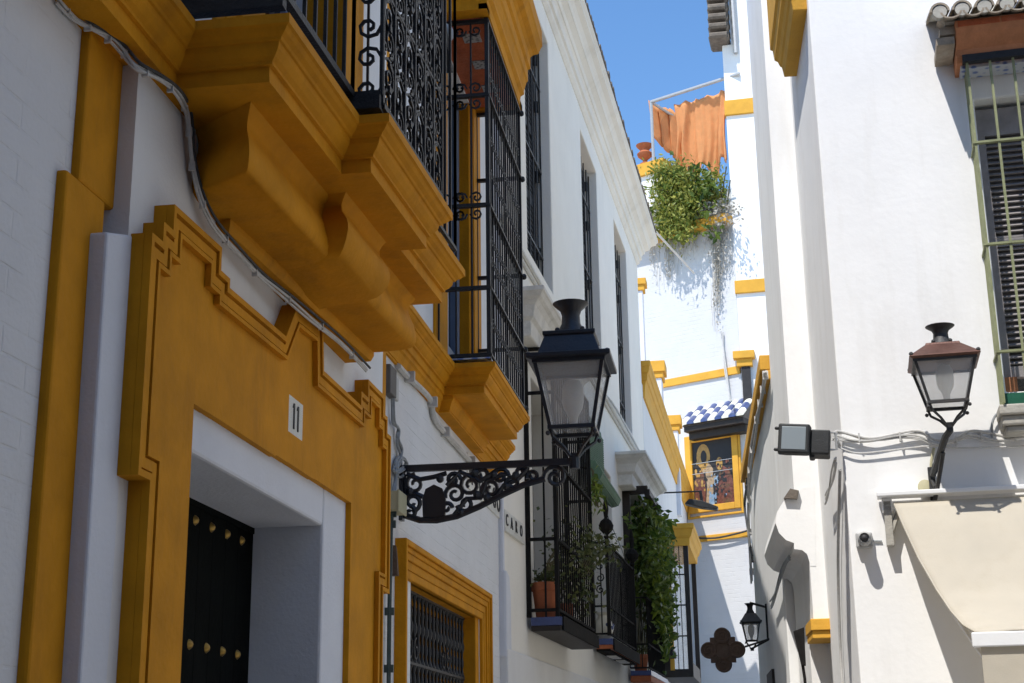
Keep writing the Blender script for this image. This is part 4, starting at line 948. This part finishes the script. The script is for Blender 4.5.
# rounded corbel below the second front, with its niche
f2 = Fr(E2)
def shear(mb):                    # depth follows the lane, not the front's own normal
    k = math.tan(R(94.567 - 90 + 1.947))
    for v in mb.v: v.x -= v.y * k
    return mb
P = lambda x_, y_: E2.inv(x_, y_, .003)
prof_px = [(814, 485), (802, 488), (792, 494), (783, 502), (777, 512), (775.5, 523), (779, 533), (786, 540), (794, 543), (794, 549), (802, 550), (807, 554), (809.5, 562), (810.2, 566), (816, 566)]
x = MB(f2); x.prism([P(*q) for q in prof_px], -2.04, .003, 'sz'); shear(x); adopt(x, f2, fe).build('rounded_corbel', M['white2'], he)
q0 = E2.inv(797, 632, .1)
x = MB(f2); x.box(sl0 - .03, .05, -.55, .06, zn + .005, zn + .10); x.box(sl0 - .02, .05, -.55, .04, zn - .06, zn + .004); shear(x); adopt(x, f2, fe).build('niche_lintel', M['ochre2'], he, bevel=.006)
x = MB(f2); s, z = E2.inv(798, 634, .5); x.tube([(s, .5, z), (s + .03, .5, z - .35), (s + .035, .5, -.0)], .013, 6); x.prism([(s - .035, z + .02), (s + .05, z + .05), (s + .045, z - .25), (s + .01, z - .25)], .47, .53, 'sz')
tag(x.build('folded_parasol', M['matteiron'], bevel=.003), 'dark folded parasol standing under the small ochre lintel', 'parasol')
s, z = E2.inv(792, 496, .02); x = MB(f2); x.prism([(s - .07, z - .02), (s + .04, z - .03), (s + .06, z + .04), (s - .01, z + .06)], -.12, .05, 'sz'); adopt(x, f2, fe).build('corbel_tile', M['oldtile'], he)
# ================================================================== LOW WALL HOUSE ALONG THE LANE (right)
f3 = Fr(C2, 2.05)
hl = thing('lane_house', f3, 'low white house along the lane on the right with a thin ochre coping', 'house')
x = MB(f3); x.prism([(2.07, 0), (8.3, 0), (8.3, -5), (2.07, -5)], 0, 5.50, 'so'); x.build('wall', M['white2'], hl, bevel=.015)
x = MB(f3); x.box(2.08, 8.4, -.5, .10, 5.46, 5.62); x.box(2.08, 8.36, -.5, .05, 5.36, 5.46); x.build('coping', M['ochre2'], hl, bevel=.01)
x = MB(f3); x.box(4.6, 5.8, -.3, .03, .0, 2.62); x.build('doorway', M['shutterbrown'], hl)

# ================================================================== THINGS ON THE RIGHT HAND HOUSE
s2, _ = E.inv(947, 400, .45); zb2 = E.inv(947, 405, .45)[1]
f_ = Fr(E, s2, 0, zb2 - .5)
l2 = lantern('wall_lantern', f_, s2, .45, .96, zb2, [(.215, .30), (.247, .318), (.235, .33), (.122, .425), (.116, .44), (.07, .445)], M['copper'], 'copper roofed lantern on the sunlit white wall above the awning', M['lampglass2'], M['irongrey'], ch=.75)
x = MB(f_); z = zb2 - .15
x.tube([(s2, .45, z + .02), (s2, .45, z - .03), (s2 - .03, .40, z - .06), (s2 - .12, .06, z - .26)], .024, 6); x.box(s2 - .15, s2 - .105, .0, .05, z - .50, z - .20)
x.tube([(s2 - .128, .05, z - .46), (s2 - .10, .14, z - .36), (s2 - .05, .30, z - .15)], .016, 6); x.tube([(s2 - .128, .05, z - .30), (s2 - .115, .13, z - .36)], .014, 6); x.build('bracket', M['irongrey'], l2)
# awning
f_ = Fr(E, .2, .1, 3.4)
aw = thing('awning', f_, 'cream canvas awning with a white front rail on the sunlit wall at the right edge', 'awning')
sA, zA = E.inv(877, 497, .12)
x = MB(f_); x.box(sA, 3.6, .02, .17, zA - .005, zA + .028); x.box(sA + .03, sA + .10, .0, .10, zA - .10, zA - .005); x.build('cassette', M['whitebar'], aw, bevel=.006)
x = MB(f_); x.box(sA + .04, sA + .09, .01, .10, zA - .34, zA - .03); x.tube([(sA + .06, .08, zA - .3), (sA + .14, .06, zA - .1)], .02, 6); x.build('arm_bracket', M['stone'], aw)
oF = 1.05; sF, zF = E.inv(975, 640, oF)
NU, NV = 60, 24; v_ = []; fcs = []
edge_px = [(893, 503), (903, 527), (918, 560), (936, 592), (950, 612), (962, 624), (975, 632)]
for j in range(NV + 1):
    t = j / NV; o = .13 + (oF - .13) * t
    k = t * 6; a = int(min(k, 5)); fr_ = k - a; px_ = (edge_px[a][0] + (edge_px[a + 1][0] - edge_px[a][0]) * fr_, edge_px[a][1] + (edge_px[a + 1][1] - edge_px[a][1]) * fr_)
    s_l, z_l = E.inv(*px_, o)
    for i in range(NU + 1):
        u = i / NU; s = s_l + (3.5 - s_l) * u; v_.append((s, o, z_l + .008 * math.sin(u * 19 + t * 4) * math.sin(t * 3) + .006 * math.sin(u * 47 - t * 9) * t - .02 * math.sin(u * math.pi) + u * .06))
top_ = MB(f_); W1 = NU + 1
for j in range(NV):
    for i in range(NU): fcs.append((j * W1 + i, j * W1 + i + 1, (j + 1) * W1 + i + 1, (j + 1) * W1 + i))
top_.add(v_, fcs); cv = top_.build('canvas', M['awning'], aw, recalc=True)
for p in cv.data.polygons: p.use_smooth = True
md = cv.modifiers.new('thick', 'SOLIDIFY'); md.thickness = .004
x = MB(f_)
for i0_ in (0, 22, 44):
    x.tube([(v_[j * W1 + i0_][0] + .006, v_[j * W1 + i0_][1], v_[j * W1 + i0_][2] + .002) for j in range(NV + 1)], .007, 4)
x.build('seam', M['awning'], aw)
x = MB(f_); x.box(sF - .02, 3.5, oF - .02, oF + .035, zF - .045, zF + .045); x.build('front_rail', M['whitebar'], aw, bevel=.008)
x = MB(f_); x.box(sF + .03, 3.5, oF + .0, oF + .006, zF - .5, zF - .045); x.build('valance', M['awning'], aw)
x = MB(f_); x.tube([(sF + .2, oF, zF), (sF + .1, .5, zF - .1), (sA + .4, .05, zF + .35)], .018, 6); x.build('folding_arm', M['whitebar'], aw)
# floodlight at the corner
sL, zL = E.inv(777, 419, .2); sR, zR = E.inv(833, 459, .2)
f_ = Fr(E, -.05, .1, 3.8)
fl_ = thing('floodlight', f_, 'black square floodlight with silver reflector at the corner of the sunlit white wall', 'floodlight')
cz = (zL + zR) / 2
def tilt(mb, c, ax, ay, az_):
    T = Matrix.Rotation(ax, 4, 'X') @ Matrix.Rotation(ay, 4, 'Y'); T = Matrix.Rotation(az_, 4, 'Z') @ T
    cc = mb.fr.L(*c); mb.v = [cc + (T @ (v - cc)) for v in mb.v]; return mb
cL = (sL + .02, .2, cz)
x = MB(f_); z0, z1 = cz - .105, cz + .115
x.loft([[(sL + .0, .25, z0), (sL + .22, .25, z0), (sL + .22, .25, z1), (sL, .25, z1)], [(sL + .0, .19, z0), (sL + .23, .19, z0), (sL + .23, .19, z1), (sL, .19, z1)], [(sL + .05, .08, z0 + .03), (sL + .2, .08, z0 + .03), (sL + .2, .08, z1 - .04), (sL + .05, .08, z1 - .04)]])
x.box(sL + .225, sR - .01, .07, .21, z0 + .01, z1 - .025); x.box(sL + .22, sL + .26, .09, .19, z0 - .01, z1 - .06)
for z in (z0 + .03, z1 - .03): x.box(sL - .03, sL + .01, .2, .23, z - .012, z + .012)
tilt(x, cL, -.10, .10, .0).build('housing', M['plastic'], fl_, bevel=.012)
x = MB(f_); x.box(sL + .025, sL + .195, .2495, .253, z0 + .025, z1 - .025); tilt(x, cL, -.10, .10, 0).build('reflector_glass', M['reflector'], fl_, bevel=.006)
x = MB(f_); x.tube([(sR - .02, .12, z1 - .06), (sR + .03, .10, cz + .05), (sR + .03, .10, cz - .07), (sR - .02, .12, z0 + .03)], .010, 6); x.tube([(sR + .03, .10, cz), (sR + .05, -.02, cz - .02)], .014, 6); x.build('yoke', M['metalgrey'], fl_)
# security camera
sC, zC = E.inv(864.5, 540, .05)
f_ = Fr(E, sC, 0, zC); sc_ = thing('security_camera', f_, 'small pale security camera on the sunlit wall left of the awning', 'camera')
MB(f_).box(sC - .06, sC + .055, -.005, .06, zC - .055, zC + .055).build('housing', M['camgrey'], sc_, bevel=.012)
x = MB(f_); x.lathe(0, 0, [(.047, 0), (.047, .10), (.036, .115), (.036, .098), (.001, .098)], 20); x.v = [f_.L(sC + v.x + 0, .05, zC) + Vector((0, 0, 0)) for v in []] or [f_.L(sC, .05, zC) + Vector((-(0) + (v.x - f_.L(0, 0, 0).x), -(v.z - f_.L(0, 0, 0).z), (v.y - f_.L(0, 0, 0).y))) for v in x.v]
x.build('lens_hood', M['camgrey'], sc_, smooth=True)
x = MB(f_); x.ball((sC, .142, zC), .03, 10); x.build('lens', M['ink'], sc_, smooth=True)
cable_px('cable', E, .01, [(873, 541), (882, 541)], .006, M['wiregrey'], 'short grey cable from the security camera to the awning')
cable_px('cable_bundle', E, .035, [(833, 440), (838, 436), (852, 437), (872, 439), (900, 437), (920, 436), (935, 441), (953, 441), (968, 436), (985, 436), (1004, 437), (1030, 436)], .0085, M['wire'], 'bundle of white cables running along the sunlit wall behind the copper lantern', 4, .016, 7)
cable_px('cable', E, .03, [(836, 446), (856, 453), (885, 451), (930, 446), (960, 448), (1030, 446)], .006, M['wire'], 'single sagging cable below the white bundle on the sunlit wall')
cable_px('cable', E, .04, [(992, 438), (992, 424), (996, 415), (1004, 410)], .009, M['wiregrey'], 'grey cable curving up to the corner of the window sill')
cable_px('cable', E, .03, [(934, 448), (931, 465), (933, 480), (937, 487)], .010, M['beige'], 'beige cable dropping beside the bracket of the copper lantern')
sJ, zJ = E.inv(925, 487, .02); f_ = Fr(E, sJ, 0, zJ)
x = MB(f_); x.lathe(0, 0, [(.05, 0), (.05, .04), (.02, .05)], 16); x.v = [f_.L(sJ, .0, zJ) + Vector((v.x - f_.L(0, 0, 0).x, -(v.z - f_.L(0, 0, 0).z), v.y - f_.L(0, 0, 0).y)) for v in x.v]
tag(x.build('junction_box', M['beige'], smooth=True), 'small round beige junction box just above the awning', 'box')
# wires hanging at the corner, in two strands
cable_px('cable', C1, .05, [(836, 458), (833, 475), (830, 490), (826, 500)], .008, M['wire'], 'loose white wires hanging below the black floodlight', 3, .03)
cable_px('cable', C1, .02, [(840, 470), (838, 560), (840, 640), (843, 690)], .012, M['wire'], 'straight white cable down the lane side of the corner')
cable_px('cable', C2, .06, [(766, 372), (762, 395), (757, 420), (750, 470), (749, 520), (752, 580)], .014, M['wire'], 'white cables sagging along the ochre coping of the low house', 3, .05, 9)
cable_px('cable', C2, .05, [(747, 482), (745, 505), (748, 530), (753, 560)], .012, M['wiredark'], 'black cables dropping from the far end of the ochre coping', 3, .05)
cable_px('cable', C2, .05, [(790, 560), (783, 572), (776, 590), (771, 604)], .010, M['wiregrey'], 'grey wires running down from the rounded corbel to the small lantern', 3, .04)
# small lantern on the lane wall
c = at_depth(768, 631, 17.5); f_ = Fr(C2, (c - C2.o).dot(C2.d), 0, c.z)
sc, oc = f_.s0, (c - C2.o).dot(C2.n); oc = max(oc, .2)
l3 = lantern('wall_lantern', f_, sc, oc, .62, c.z - .11, [(.17, .33), (.21, .345), (.20, .36), (.11, .50), (.105, .515), (.07, .52)], M['irongrey'], 'small black lantern low on the lane wall beside the quatrefoil sign', M['lampglass2'], M['iron'])
x = MB(f_); x.tube([(sc, 0, c.z + .28), (sc, oc, c.z + .34)], .014, 6); x.box(sc - .03, sc + .03, 0, .02, c.z - .1, c.z + .32); x.tube([(sc, 0, c.z - .1), (sc, oc, c.z - .2)], .012, 6); x.build('bracket', M['iron'], l3)

# ================================================================== END OF THE LANE
fd = Fr(D)
hd_ = thing('end_house', fd, 'tall sunlit white brick house closing the lane with ochre bands', 'house')
zl = D.inv(699, 232)[1]
MB(fd).box(-7, -.002, -6, 0, 0, zl + .9).build('wall', M['brickfar'], hd_)
for (x0, y0, x1, y1) in ((663, 380.5, 663, 388), (694, 537, 694, 543)):
    z0 = D.inv(x0, y1)[1]; z1 = D.inv(x0, y0)[1]
    MB(fd).box(-7, -.01, -.1, .05, z0, z1).build('ochre_band', M['ochre2'], hd_, bevel=.01)
x = MB(fd); x.box(-3.4, .0, -.1, .30, zl - .02, zl + .2); x.build('planter_ledge', M['ochre2'], hd_, bevel=.015)
x = MB(fd); z0 = D.inv(653, 172)[1]; sE = D.inv(665, 170)[0]; x.box(-7, sE, -.35, .08, z0 - .05, z0 + .28); x.build('parapet_cap', M['ochre2'], hd_, bevel=.01)
MB(fd).box(-7, sE - .05, -.3, 0.0, zl + .9, z0 - .05).build('parapet', M['white2'], hd_)
# tiled shrine picture and its little roof
sP0, zP0 = D.inv(690, 514, .06); sP1 = D.inv(741, 508, .06)[0]; sP0 = D.inv(686, 450, .06)[0]; zP1 = D.inv(690, 437, .06)[1]
pf = thing('tile_picture', Fr(D, sP0, 0, zP0), 'dark tile picture in a wide golden frame under the blue and white tile roof', 'picture')
fp = Fr(D, sP0, 0, zP0); w_ = sP1 - sP0; h_ = zP1 - zP0
x = MB(fp); t = .15
frame(x, sP0, sP1, zP0, zP1, t, -.02, .08); frame(x, sP0 - .05, sP1 + .05, zP0 - .12, zP1 + .02, .05, -.02, .05); x.build('frame', M['ochre2'], pf, bevel=.012)
i0, i1, k0, k1 = sP0 + t, sP1 - t, zP0 + t, zP1 - t; iw = i1 - i0; ih = k1 - k0
MB(fp).box(i0, i1, -.02, .03, k0, k1).build('panel', M['ink'], pf)
def blob(name, pts, mat, o):
    x = MB(fp); x.prism([(i0 + a * iw, k0 + b * ih) for a, b in pts], .028, o, 'sz'); return x.build(name, mat, pf)
def ell(cx, cz, a, b, n=18): return [(cx + a * math.cos(2 * math.pi * i / n), cz + b * math.sin(2 * math.pi * i / n)) for i in range(n)]
M['gold'] = paint('gold_glaze', (.42, .25, .07), .4, .3, 14, .1, 60, (.15, .08, .03), .5)
M['rose'] = paint('muted_rose_glaze', (.17, .065, .045), .4, .5, 18, .1, 60, (.10, .13, .05), .7)
M['sky'] = paint('pale_blue_glaze', (.22, .33, .45), .4, .3, 18, .1, 60, (.6, .55, .4), .5)
M['pale'] = paint('pale_skin_glaze', (.40, .29, .18), .4, .3, 22, .1, 60, (.3, .2, .1), .5)
blob('gold_oval', ell(.27, .76, .17, .2), M['gold'], .033); blob('dark_oval', ell(.28, .76, .075, .10), M['ink'], .036)
blob('pale_drapery', [(.28, .0), (.5, .0), (.47, .35), (.5, .55), (.4, .66), (.3, .55), (.33, .3)], M['pale'], .034); blob('blue_drapery', [(.36, .0), (.5, .0), (.48, .2), (.38, .22)], M['sky'], .038); blob('small_blue', ell(.56, .38, .07, .10), M['sky'], .036)
blob('red_drapery', [(.02, 0), (.26, 0), (.30, .3), (.24, .6), (.12, .5), (.02, .4)], M['rose'], .034); blob('flower_mass', [(.55, .0), (.98, .0), (.98, .32), (.9, .5), (.75, .58), (.62, .44), (.6, .2)], M['rose'], .035)
blob('small_figure', ell(.66, .62, .08, .1), M['gold'], .035)
rs = random.Random(5)
for nm, mat, cx, cz, sx, sz_, n in (('rose_garland', 'rose', .76, .28, .12, .16, 34), ('gold_garland', 'gold', .16, .3, .08, .16, 22), ('pale_highlights', 'pale', .42, .4, .07, .22, 22), ('blue_highlights', 'sky', .5, .2, .08, .14, 12), ('dark_leaves', 'ink', .7, .32, .18, .2, 40)):
    x = MB(fp)
    for k in range(n):
        a, b = min(.95, max(.05, rs.gauss(cx, sx))), min(.95, max(.04, rs.gauss(cz, sz_))); r_ = rs.uniform(.012, .034)
        x.prism([(i0 + u * iw, k0 + v * ih) for u, v in ell(a, b, r_, r_ * rs.uniform(.6, 1.5), 7)], .03, .0385 + k * .00012, 'sz')
    tag(x.build(nm, M[mat], pf), kind='stuff')
x = MB(fp)
for z in (.50, .66): x.tube([(i0, .09, k0 + ih * z), (i1, .09, k0 + ih * z)], .008, 4)
x.build('guard_wire', M['metalgrey'], pf)
f_ = Fr(D, sP0, 0, zP1)
tr_ = thing('tile_canopy', f_, 'little sloping roof of blue and white glazed tiles above the golden framed picture', 'canopy')
zr = D.inv(690, 424, .5)[1]; sR0 = D.inv(680, 420, .5)[0]; sR1 = D.inv(741, 412, .5)[0] + .05
x = MB(f_); x.box(sR0 + .06, sR1 - .03, -.02, .45, zr - .16, zr - .03); x.box(sR0 + .1, sR1 - .06, -.02, .3, zr - .32, zr - .16); x.build('eave_board', M['shutterbrown'], tr_, bevel=.01)
n = 9; wd = (sR1 - sR0) / n; tb, tw = MB(f_), MB(f_)
for i in range(n):
    for j in range(3):
        s = sR0 + wd * (i + .5); o0 = .52 - j * .18; z0 = zr + .0 + j * .155; mb = tb if (i + j) % 2 else tw
        mb.loft([[(s + wd * .56 * math.cos(R(a)), o, z + wd * .5 * math.sin(R(a))) for a in range(0, 181, 30)] for o, z in ((o0, z0), (o0 - .19, z0 + .15))])
tb.build('blue_tiles', M['bluetile'], tr_, smooth=True); tw.build('white_tiles', M['whitetile'], tr_, smooth=True)
x = MB(f_); x.prism([(.0, zr - .03), (.46, zr - .03), (.02, zr + .42), (.0, zr + .42)], sR0 + .03, sR1 - .03, 'oz'); x.build('roof_bed', M['oldtile'], tr_)
# pilaster left of the picture
# far right wall with bands and eave
ff = Fr(E3)
hf = thing('end_house', ff, 'tall narrow white house with two ochre bands beside the orange terrace cloth', 'house')
ztop = E3.inv(733, 44)[1]
MB(ff).box(0, 9, -7, 0.0, 0, ztop).build('wall', M['white2'], hf, bevel=.02)
for y0, y1 in ((100, 115), (281, 294)):
    z1 = E3.inv(738, y0)[1]; z0 = E3.inv(738, y1)[1]; MB(ff).box(-.03, 9, -.2, .06, z0, z1).build('ochre_band', M['ochre2'], hf, bevel=.015)
z1 = E3.inv(740, 353)[1]; z0 = E3.inv(740, 368)[1]; sq = E3.inv(735, 360)[0]
x = MB(ff); x.box(sq - .03, .34, 0, .22, (z0 + z1) / 2, z1); x.box(sq + .04, .28, 0, .16, z0, (z0 + z1) / 2); x.build('window_cornice', M['ochre2'], hf, bevel=.012)
zq = E3.inv(742, 430)[1]; x = MB(ff); x.box(.02, .22, .0, .12, zq, z0); x.build('shutter', M['shutter'], hf)
MB(ff).box(.22, 9, -7, -.02, ztop, ztop + 5).build('gable_wall', M['white2'], hf)
x = MB(ff)
for j in range(9):
    z = ztop + .02 + j * .26
    x.prism([(-.30, z + .06), (-.26, z), (.14, z - .02), (.2, z + .05), (.2, z + .17), (-.2, z + .16)], -.35, .34 - .01 * j, 'sz')
    x.tube([(-.27, .36, z + .08), (.16, .37, z + .06)], .085, 8)
x.build('roof_tiles', M['oldtile'], hf)
MB(ff).tube([(.33, .08, ztop - .3), (.30, .08, ztop + 4)], .06, 8).build('downpipe', M['metalgrey'], hf)
# terrace frame, cloth, plants, urn
f_ = Fr(D, -1.6, 0, zl)
tf = thing('cloth_rack', f_, 'thin grey tube rack on the terrace carrying the orange cloth', 'frame')
(sa, za), (sb2, zb2) = D.inv(651, 102, -.1), D.inv(729, 83, -.1); zf = D.inv(653, 172, -.1)[1]
x = MB(f_); x.tube([(sa, -.1, za), (sb2 + .3, -.1, za)], .045, 8); x.tube([(sa, -.1, za), (sa, -.1, zf - .3)], .04, 8); x.tube([(sa, -.1, za), (sa, -2.2, za)], .04, 8); x.tube([(sa, -2.2, za), (sa, -2.2, zf - .3)], .04, 8); x.build('tubes', M['metalgrey'], tf)
s0, z1 = D.inv(671, 103, -.12); s1 = D.inv(726, 98, -.12)[0]; z0 = D.inv(690, 176, -.12)[1]
f_ = Fr(D, s0, -.12, z1); NU, NV = 60, 16; v_ = []; fcs = []
for j in range(NV + 1):
    t = j / NV
    for i in range(NU + 1):
        u = i / NU; s = s0 + (s1 - s0) * (u * (1 - .06 * t)) ; 
        fold = .15 * math.sin(u * 8 + 1.2 * math.sin(u * 5 + t)) + .09 * math.sin(u * 27 + 3 * math.sin(u * 6) + 1.5 * t) + .035 * math.sin(u * 61 + t * 7) * (1 - .5 * t)
        v_.append((s + .05 * math.sin(t * 5 + u * 9), -.25 + fold * (.35 + t * .8) - .3 * t * (1 - u), z1 - .06 * abs(math.sin(u * 15)) + (z0 - z1) * t * (1 - .18 * math.sin(u * 8 + 1) ** 2)))
for j in range(NV):
    for i in range(NU): fcs.append((j * (NU + 1) + i, j * (NU + 1) + i + 1, (j + 1) * (NU + 1) + i + 1, (j + 1) * (NU + 1) + i))
x = MB(f_); x.add(v_, fcs); cl = x.build('hanging_cloth', M['cloth'], smooth=True)
md = cl.modifiers.new('thick', 'SOLIDIFY'); md.thickness = .012
tag(cl, 'orange cloth hanging in folds from the terrace frame against the sky', 'cloth')
sx0, zx1 = D.inv(653, 105, -.5); sx1 = D.inv(684, 104, -1.6)[0]; zx0 = D.inv(664, 142, -.6)[1]
v_ = []; fcs = []; NU, NV = 24, 10
for j in range(NV + 1):
    t = j / NV
    for i in range(NU + 1):
        u = i / NU; v_.append((sx0 + (sx1 - sx0) * u + .12 * t, -.3 - 1.2 * u + .10 * math.sin(u * 22 + t), zx1 - (zx1 - zx0) * t * (1 + .5 * u) + .05 * math.sin(u * 30)))
for j in range(NV):
    for i in range(NU): fcs.append((j * (NU + 1) + i, j * (NU + 1) + i + 1, (j + 1) * (NU + 1) + i + 1, (j + 1) * (NU + 1) + i))
x = MB(Fr(D, sx0, -.3, zx1)); x.add(v_, fcs); cl = x.build('hanging_cloth', M['cloth'], smooth=True)
md = cl.modifiers.new('thick', 'SOLIDIFY'); md.thickness = .012
tag(cl, 'shaded brown orange side cloth at the left post of the terrace frame', 'cloth')
f_ = Fr(D, -1.9, .2, zl + .14)
pb = thing('terrace_shrub', f_, 'bushy green plants spilling over the ochre planter ledge above the white brick wall', 'plants')
x = MB(f_)
def pxpt(px_, py_, o): s, z = D.inv(px_, py_, o); return (s, o, z)
pts = []
for k in range(260):
    px_ = random.choice([random.uniform(656, 690), random.uniform(656, 727)])
    top = 172 - 8 * math.sin((px_ - 650) * .09); o = random.uniform(.0, .62 if px_ < 700 else .3)
    bot = (238 + 8 * math.sin(px_ * .6)) if px_ < 692 else 205 + 14 * math.sin(px_ * .5)
    py_ = random.uniform(top, bot)
    c = pxpt(px_, py_, o); pts += gauss_pts(random.choice((14, 30, 40)), c, (.15, .10, .15))
pts = [q for q in pts if q[0] < -.02 + q[1] * .1]
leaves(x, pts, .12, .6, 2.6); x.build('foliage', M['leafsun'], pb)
x = MB(f_)
for k in range(26):
    px_ = random.uniform(660, 730); a = pxpt(px_, random.uniform(195, 222), .1); b = pxpt(px_ + random.uniform(-8, 8), random.uniform(165, 190), .35); x.tube([a, b], .015, 4)
x.build('stem', M['stem'], pb)
x = MB(f_); pts = []
for k in range(30): pts += gauss_pts(16, pxpt(random.uniform(658, 722), random.uniform(172, 236) if k % 2 else random.uniform(172, 205), random.uniform(.3, .6)), (.16, .08, .15))
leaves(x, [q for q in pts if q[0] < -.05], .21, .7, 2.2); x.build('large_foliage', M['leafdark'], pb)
x = MB(f_); pts = []
for k in range(20): pts += gauss_pts(18, pxpt(random.uniform(698, 733), random.uniform(205, 222), random.uniform(.2, .5)), (.12, .08, .1))
leaves(x, pts, .10, .2, 2); x.build('dry_foliage', M['dry'], pb)
f_ = Fr(D, -1.5, .05, zl - 1)
dv = thing('dried_vine', f_, 'dry grey vine strands trailing down the sunlit brick wall below the planter ledge', 'vine')
x = MB(f_)
strands = [(random.uniform(648, 733), random.uniform(14, 55)) for _ in range(46)] + [(717 + random.uniform(-4, 4), random.uniform(60, 110)) for _ in range(14)]
for px_, ln in strands:
    y0 = 236 - (px_ - 650) * .2; p = []; n = 6; o = random.uniform(.03, .16); dx = random.uniform(-5, 5)
    for i in range(n + 1): p.append(pxpt(px_ + dx * i / n + random.uniform(-1, 1), y0 + ln * i / n, o if i else .3))
    x.tube(p, .009, 4, .5)
x.build('strands', M['dry'], dv)
x = MB(f_); pts = []
for px_, ln in strands:
    for i in range(int(ln / 3.5)): pts.append(pxpt(px_ + random.uniform(-1.3, 1.3), 236 - (px_ - 650) * .2 + ln * random.random(), random.uniform(.03, .25)))
leaves(x, pts, .075, .6, 2.4); x.build('dry_leaves', M['dry'], dv)
su, zu = D.inv(645, 169, -.1); f_ = Fr(D, su, -.1, zu); k = .27
z0u = z0 = D.inv(653, 172)[1] + .285
MB_ = MB(f_); MB_.lathe(su, -.12, [(.14, z0), (.14, z0 + .05), (.06, z0 + .1), (.06, z0 + .15), (.18, z0 + .25), (.2, z0 + .32), (.12, z0 + .40), (.12, z0 + .44), (.2, z0 + .52), (.22, z0 + .56), (.1, z0 + .58)], 16)
tag(MB_.build('urn', M['terracotta'], smooth=True), 'small terracotta urn on the ochre parapet cap at the top of the end wall', 'urn')
x = MB(Fr(D, -2, .2, 10)); a = at_depth(656, 232, 24); b = at_depth(694, 273, 33.2)
x.v = []; x.tube([(*co(D, a), a.z), (*co(D, b), b.z)], .022, 5); tag(x.build('cable', M['wire']), 'white cable spanning from the eaves to the vine covered wall', 'cable')
cable_px('cable', D, .06, [(722, 330), (725, 365), (731, 402)], .018, M['wire'], 'pair of pale cables down the brick wall to the blue tile roof', 2, .05)
cable_px('cable', D, .12, [(694, 538), (715, 538), (735, 534), (753, 529)], .022, M['wiredark'], 'black cable along the lower ochre band of the end wall')

# ================================================================== UNSEEN HOUSE BLOCKS ADDED AROUND THE CAMERA (they shade and reflect)

fz = Fr(G)
hz = thing('house', fz, 'unseen house block added behind the viewer to keep sky light out', 'house')
# G plane: s = +x, o = -y
x = MB(fz); x.box(-14, 14, 4.2, 9, 0, 15); x.build('wall', M['greywall'], hz)  # added out of view to darken faces turned back towards the camera
hz = thing('house', fz, 'unseen house block added on the right beside the viewer to dim and bounce light', 'house')
x = MB(fz); x.box(3.0, 9, -7.0, 3.5, 0, 9.5); x.build('wall', M['greywall'], hz)  # added out of view: cuts and bounces light on the left house
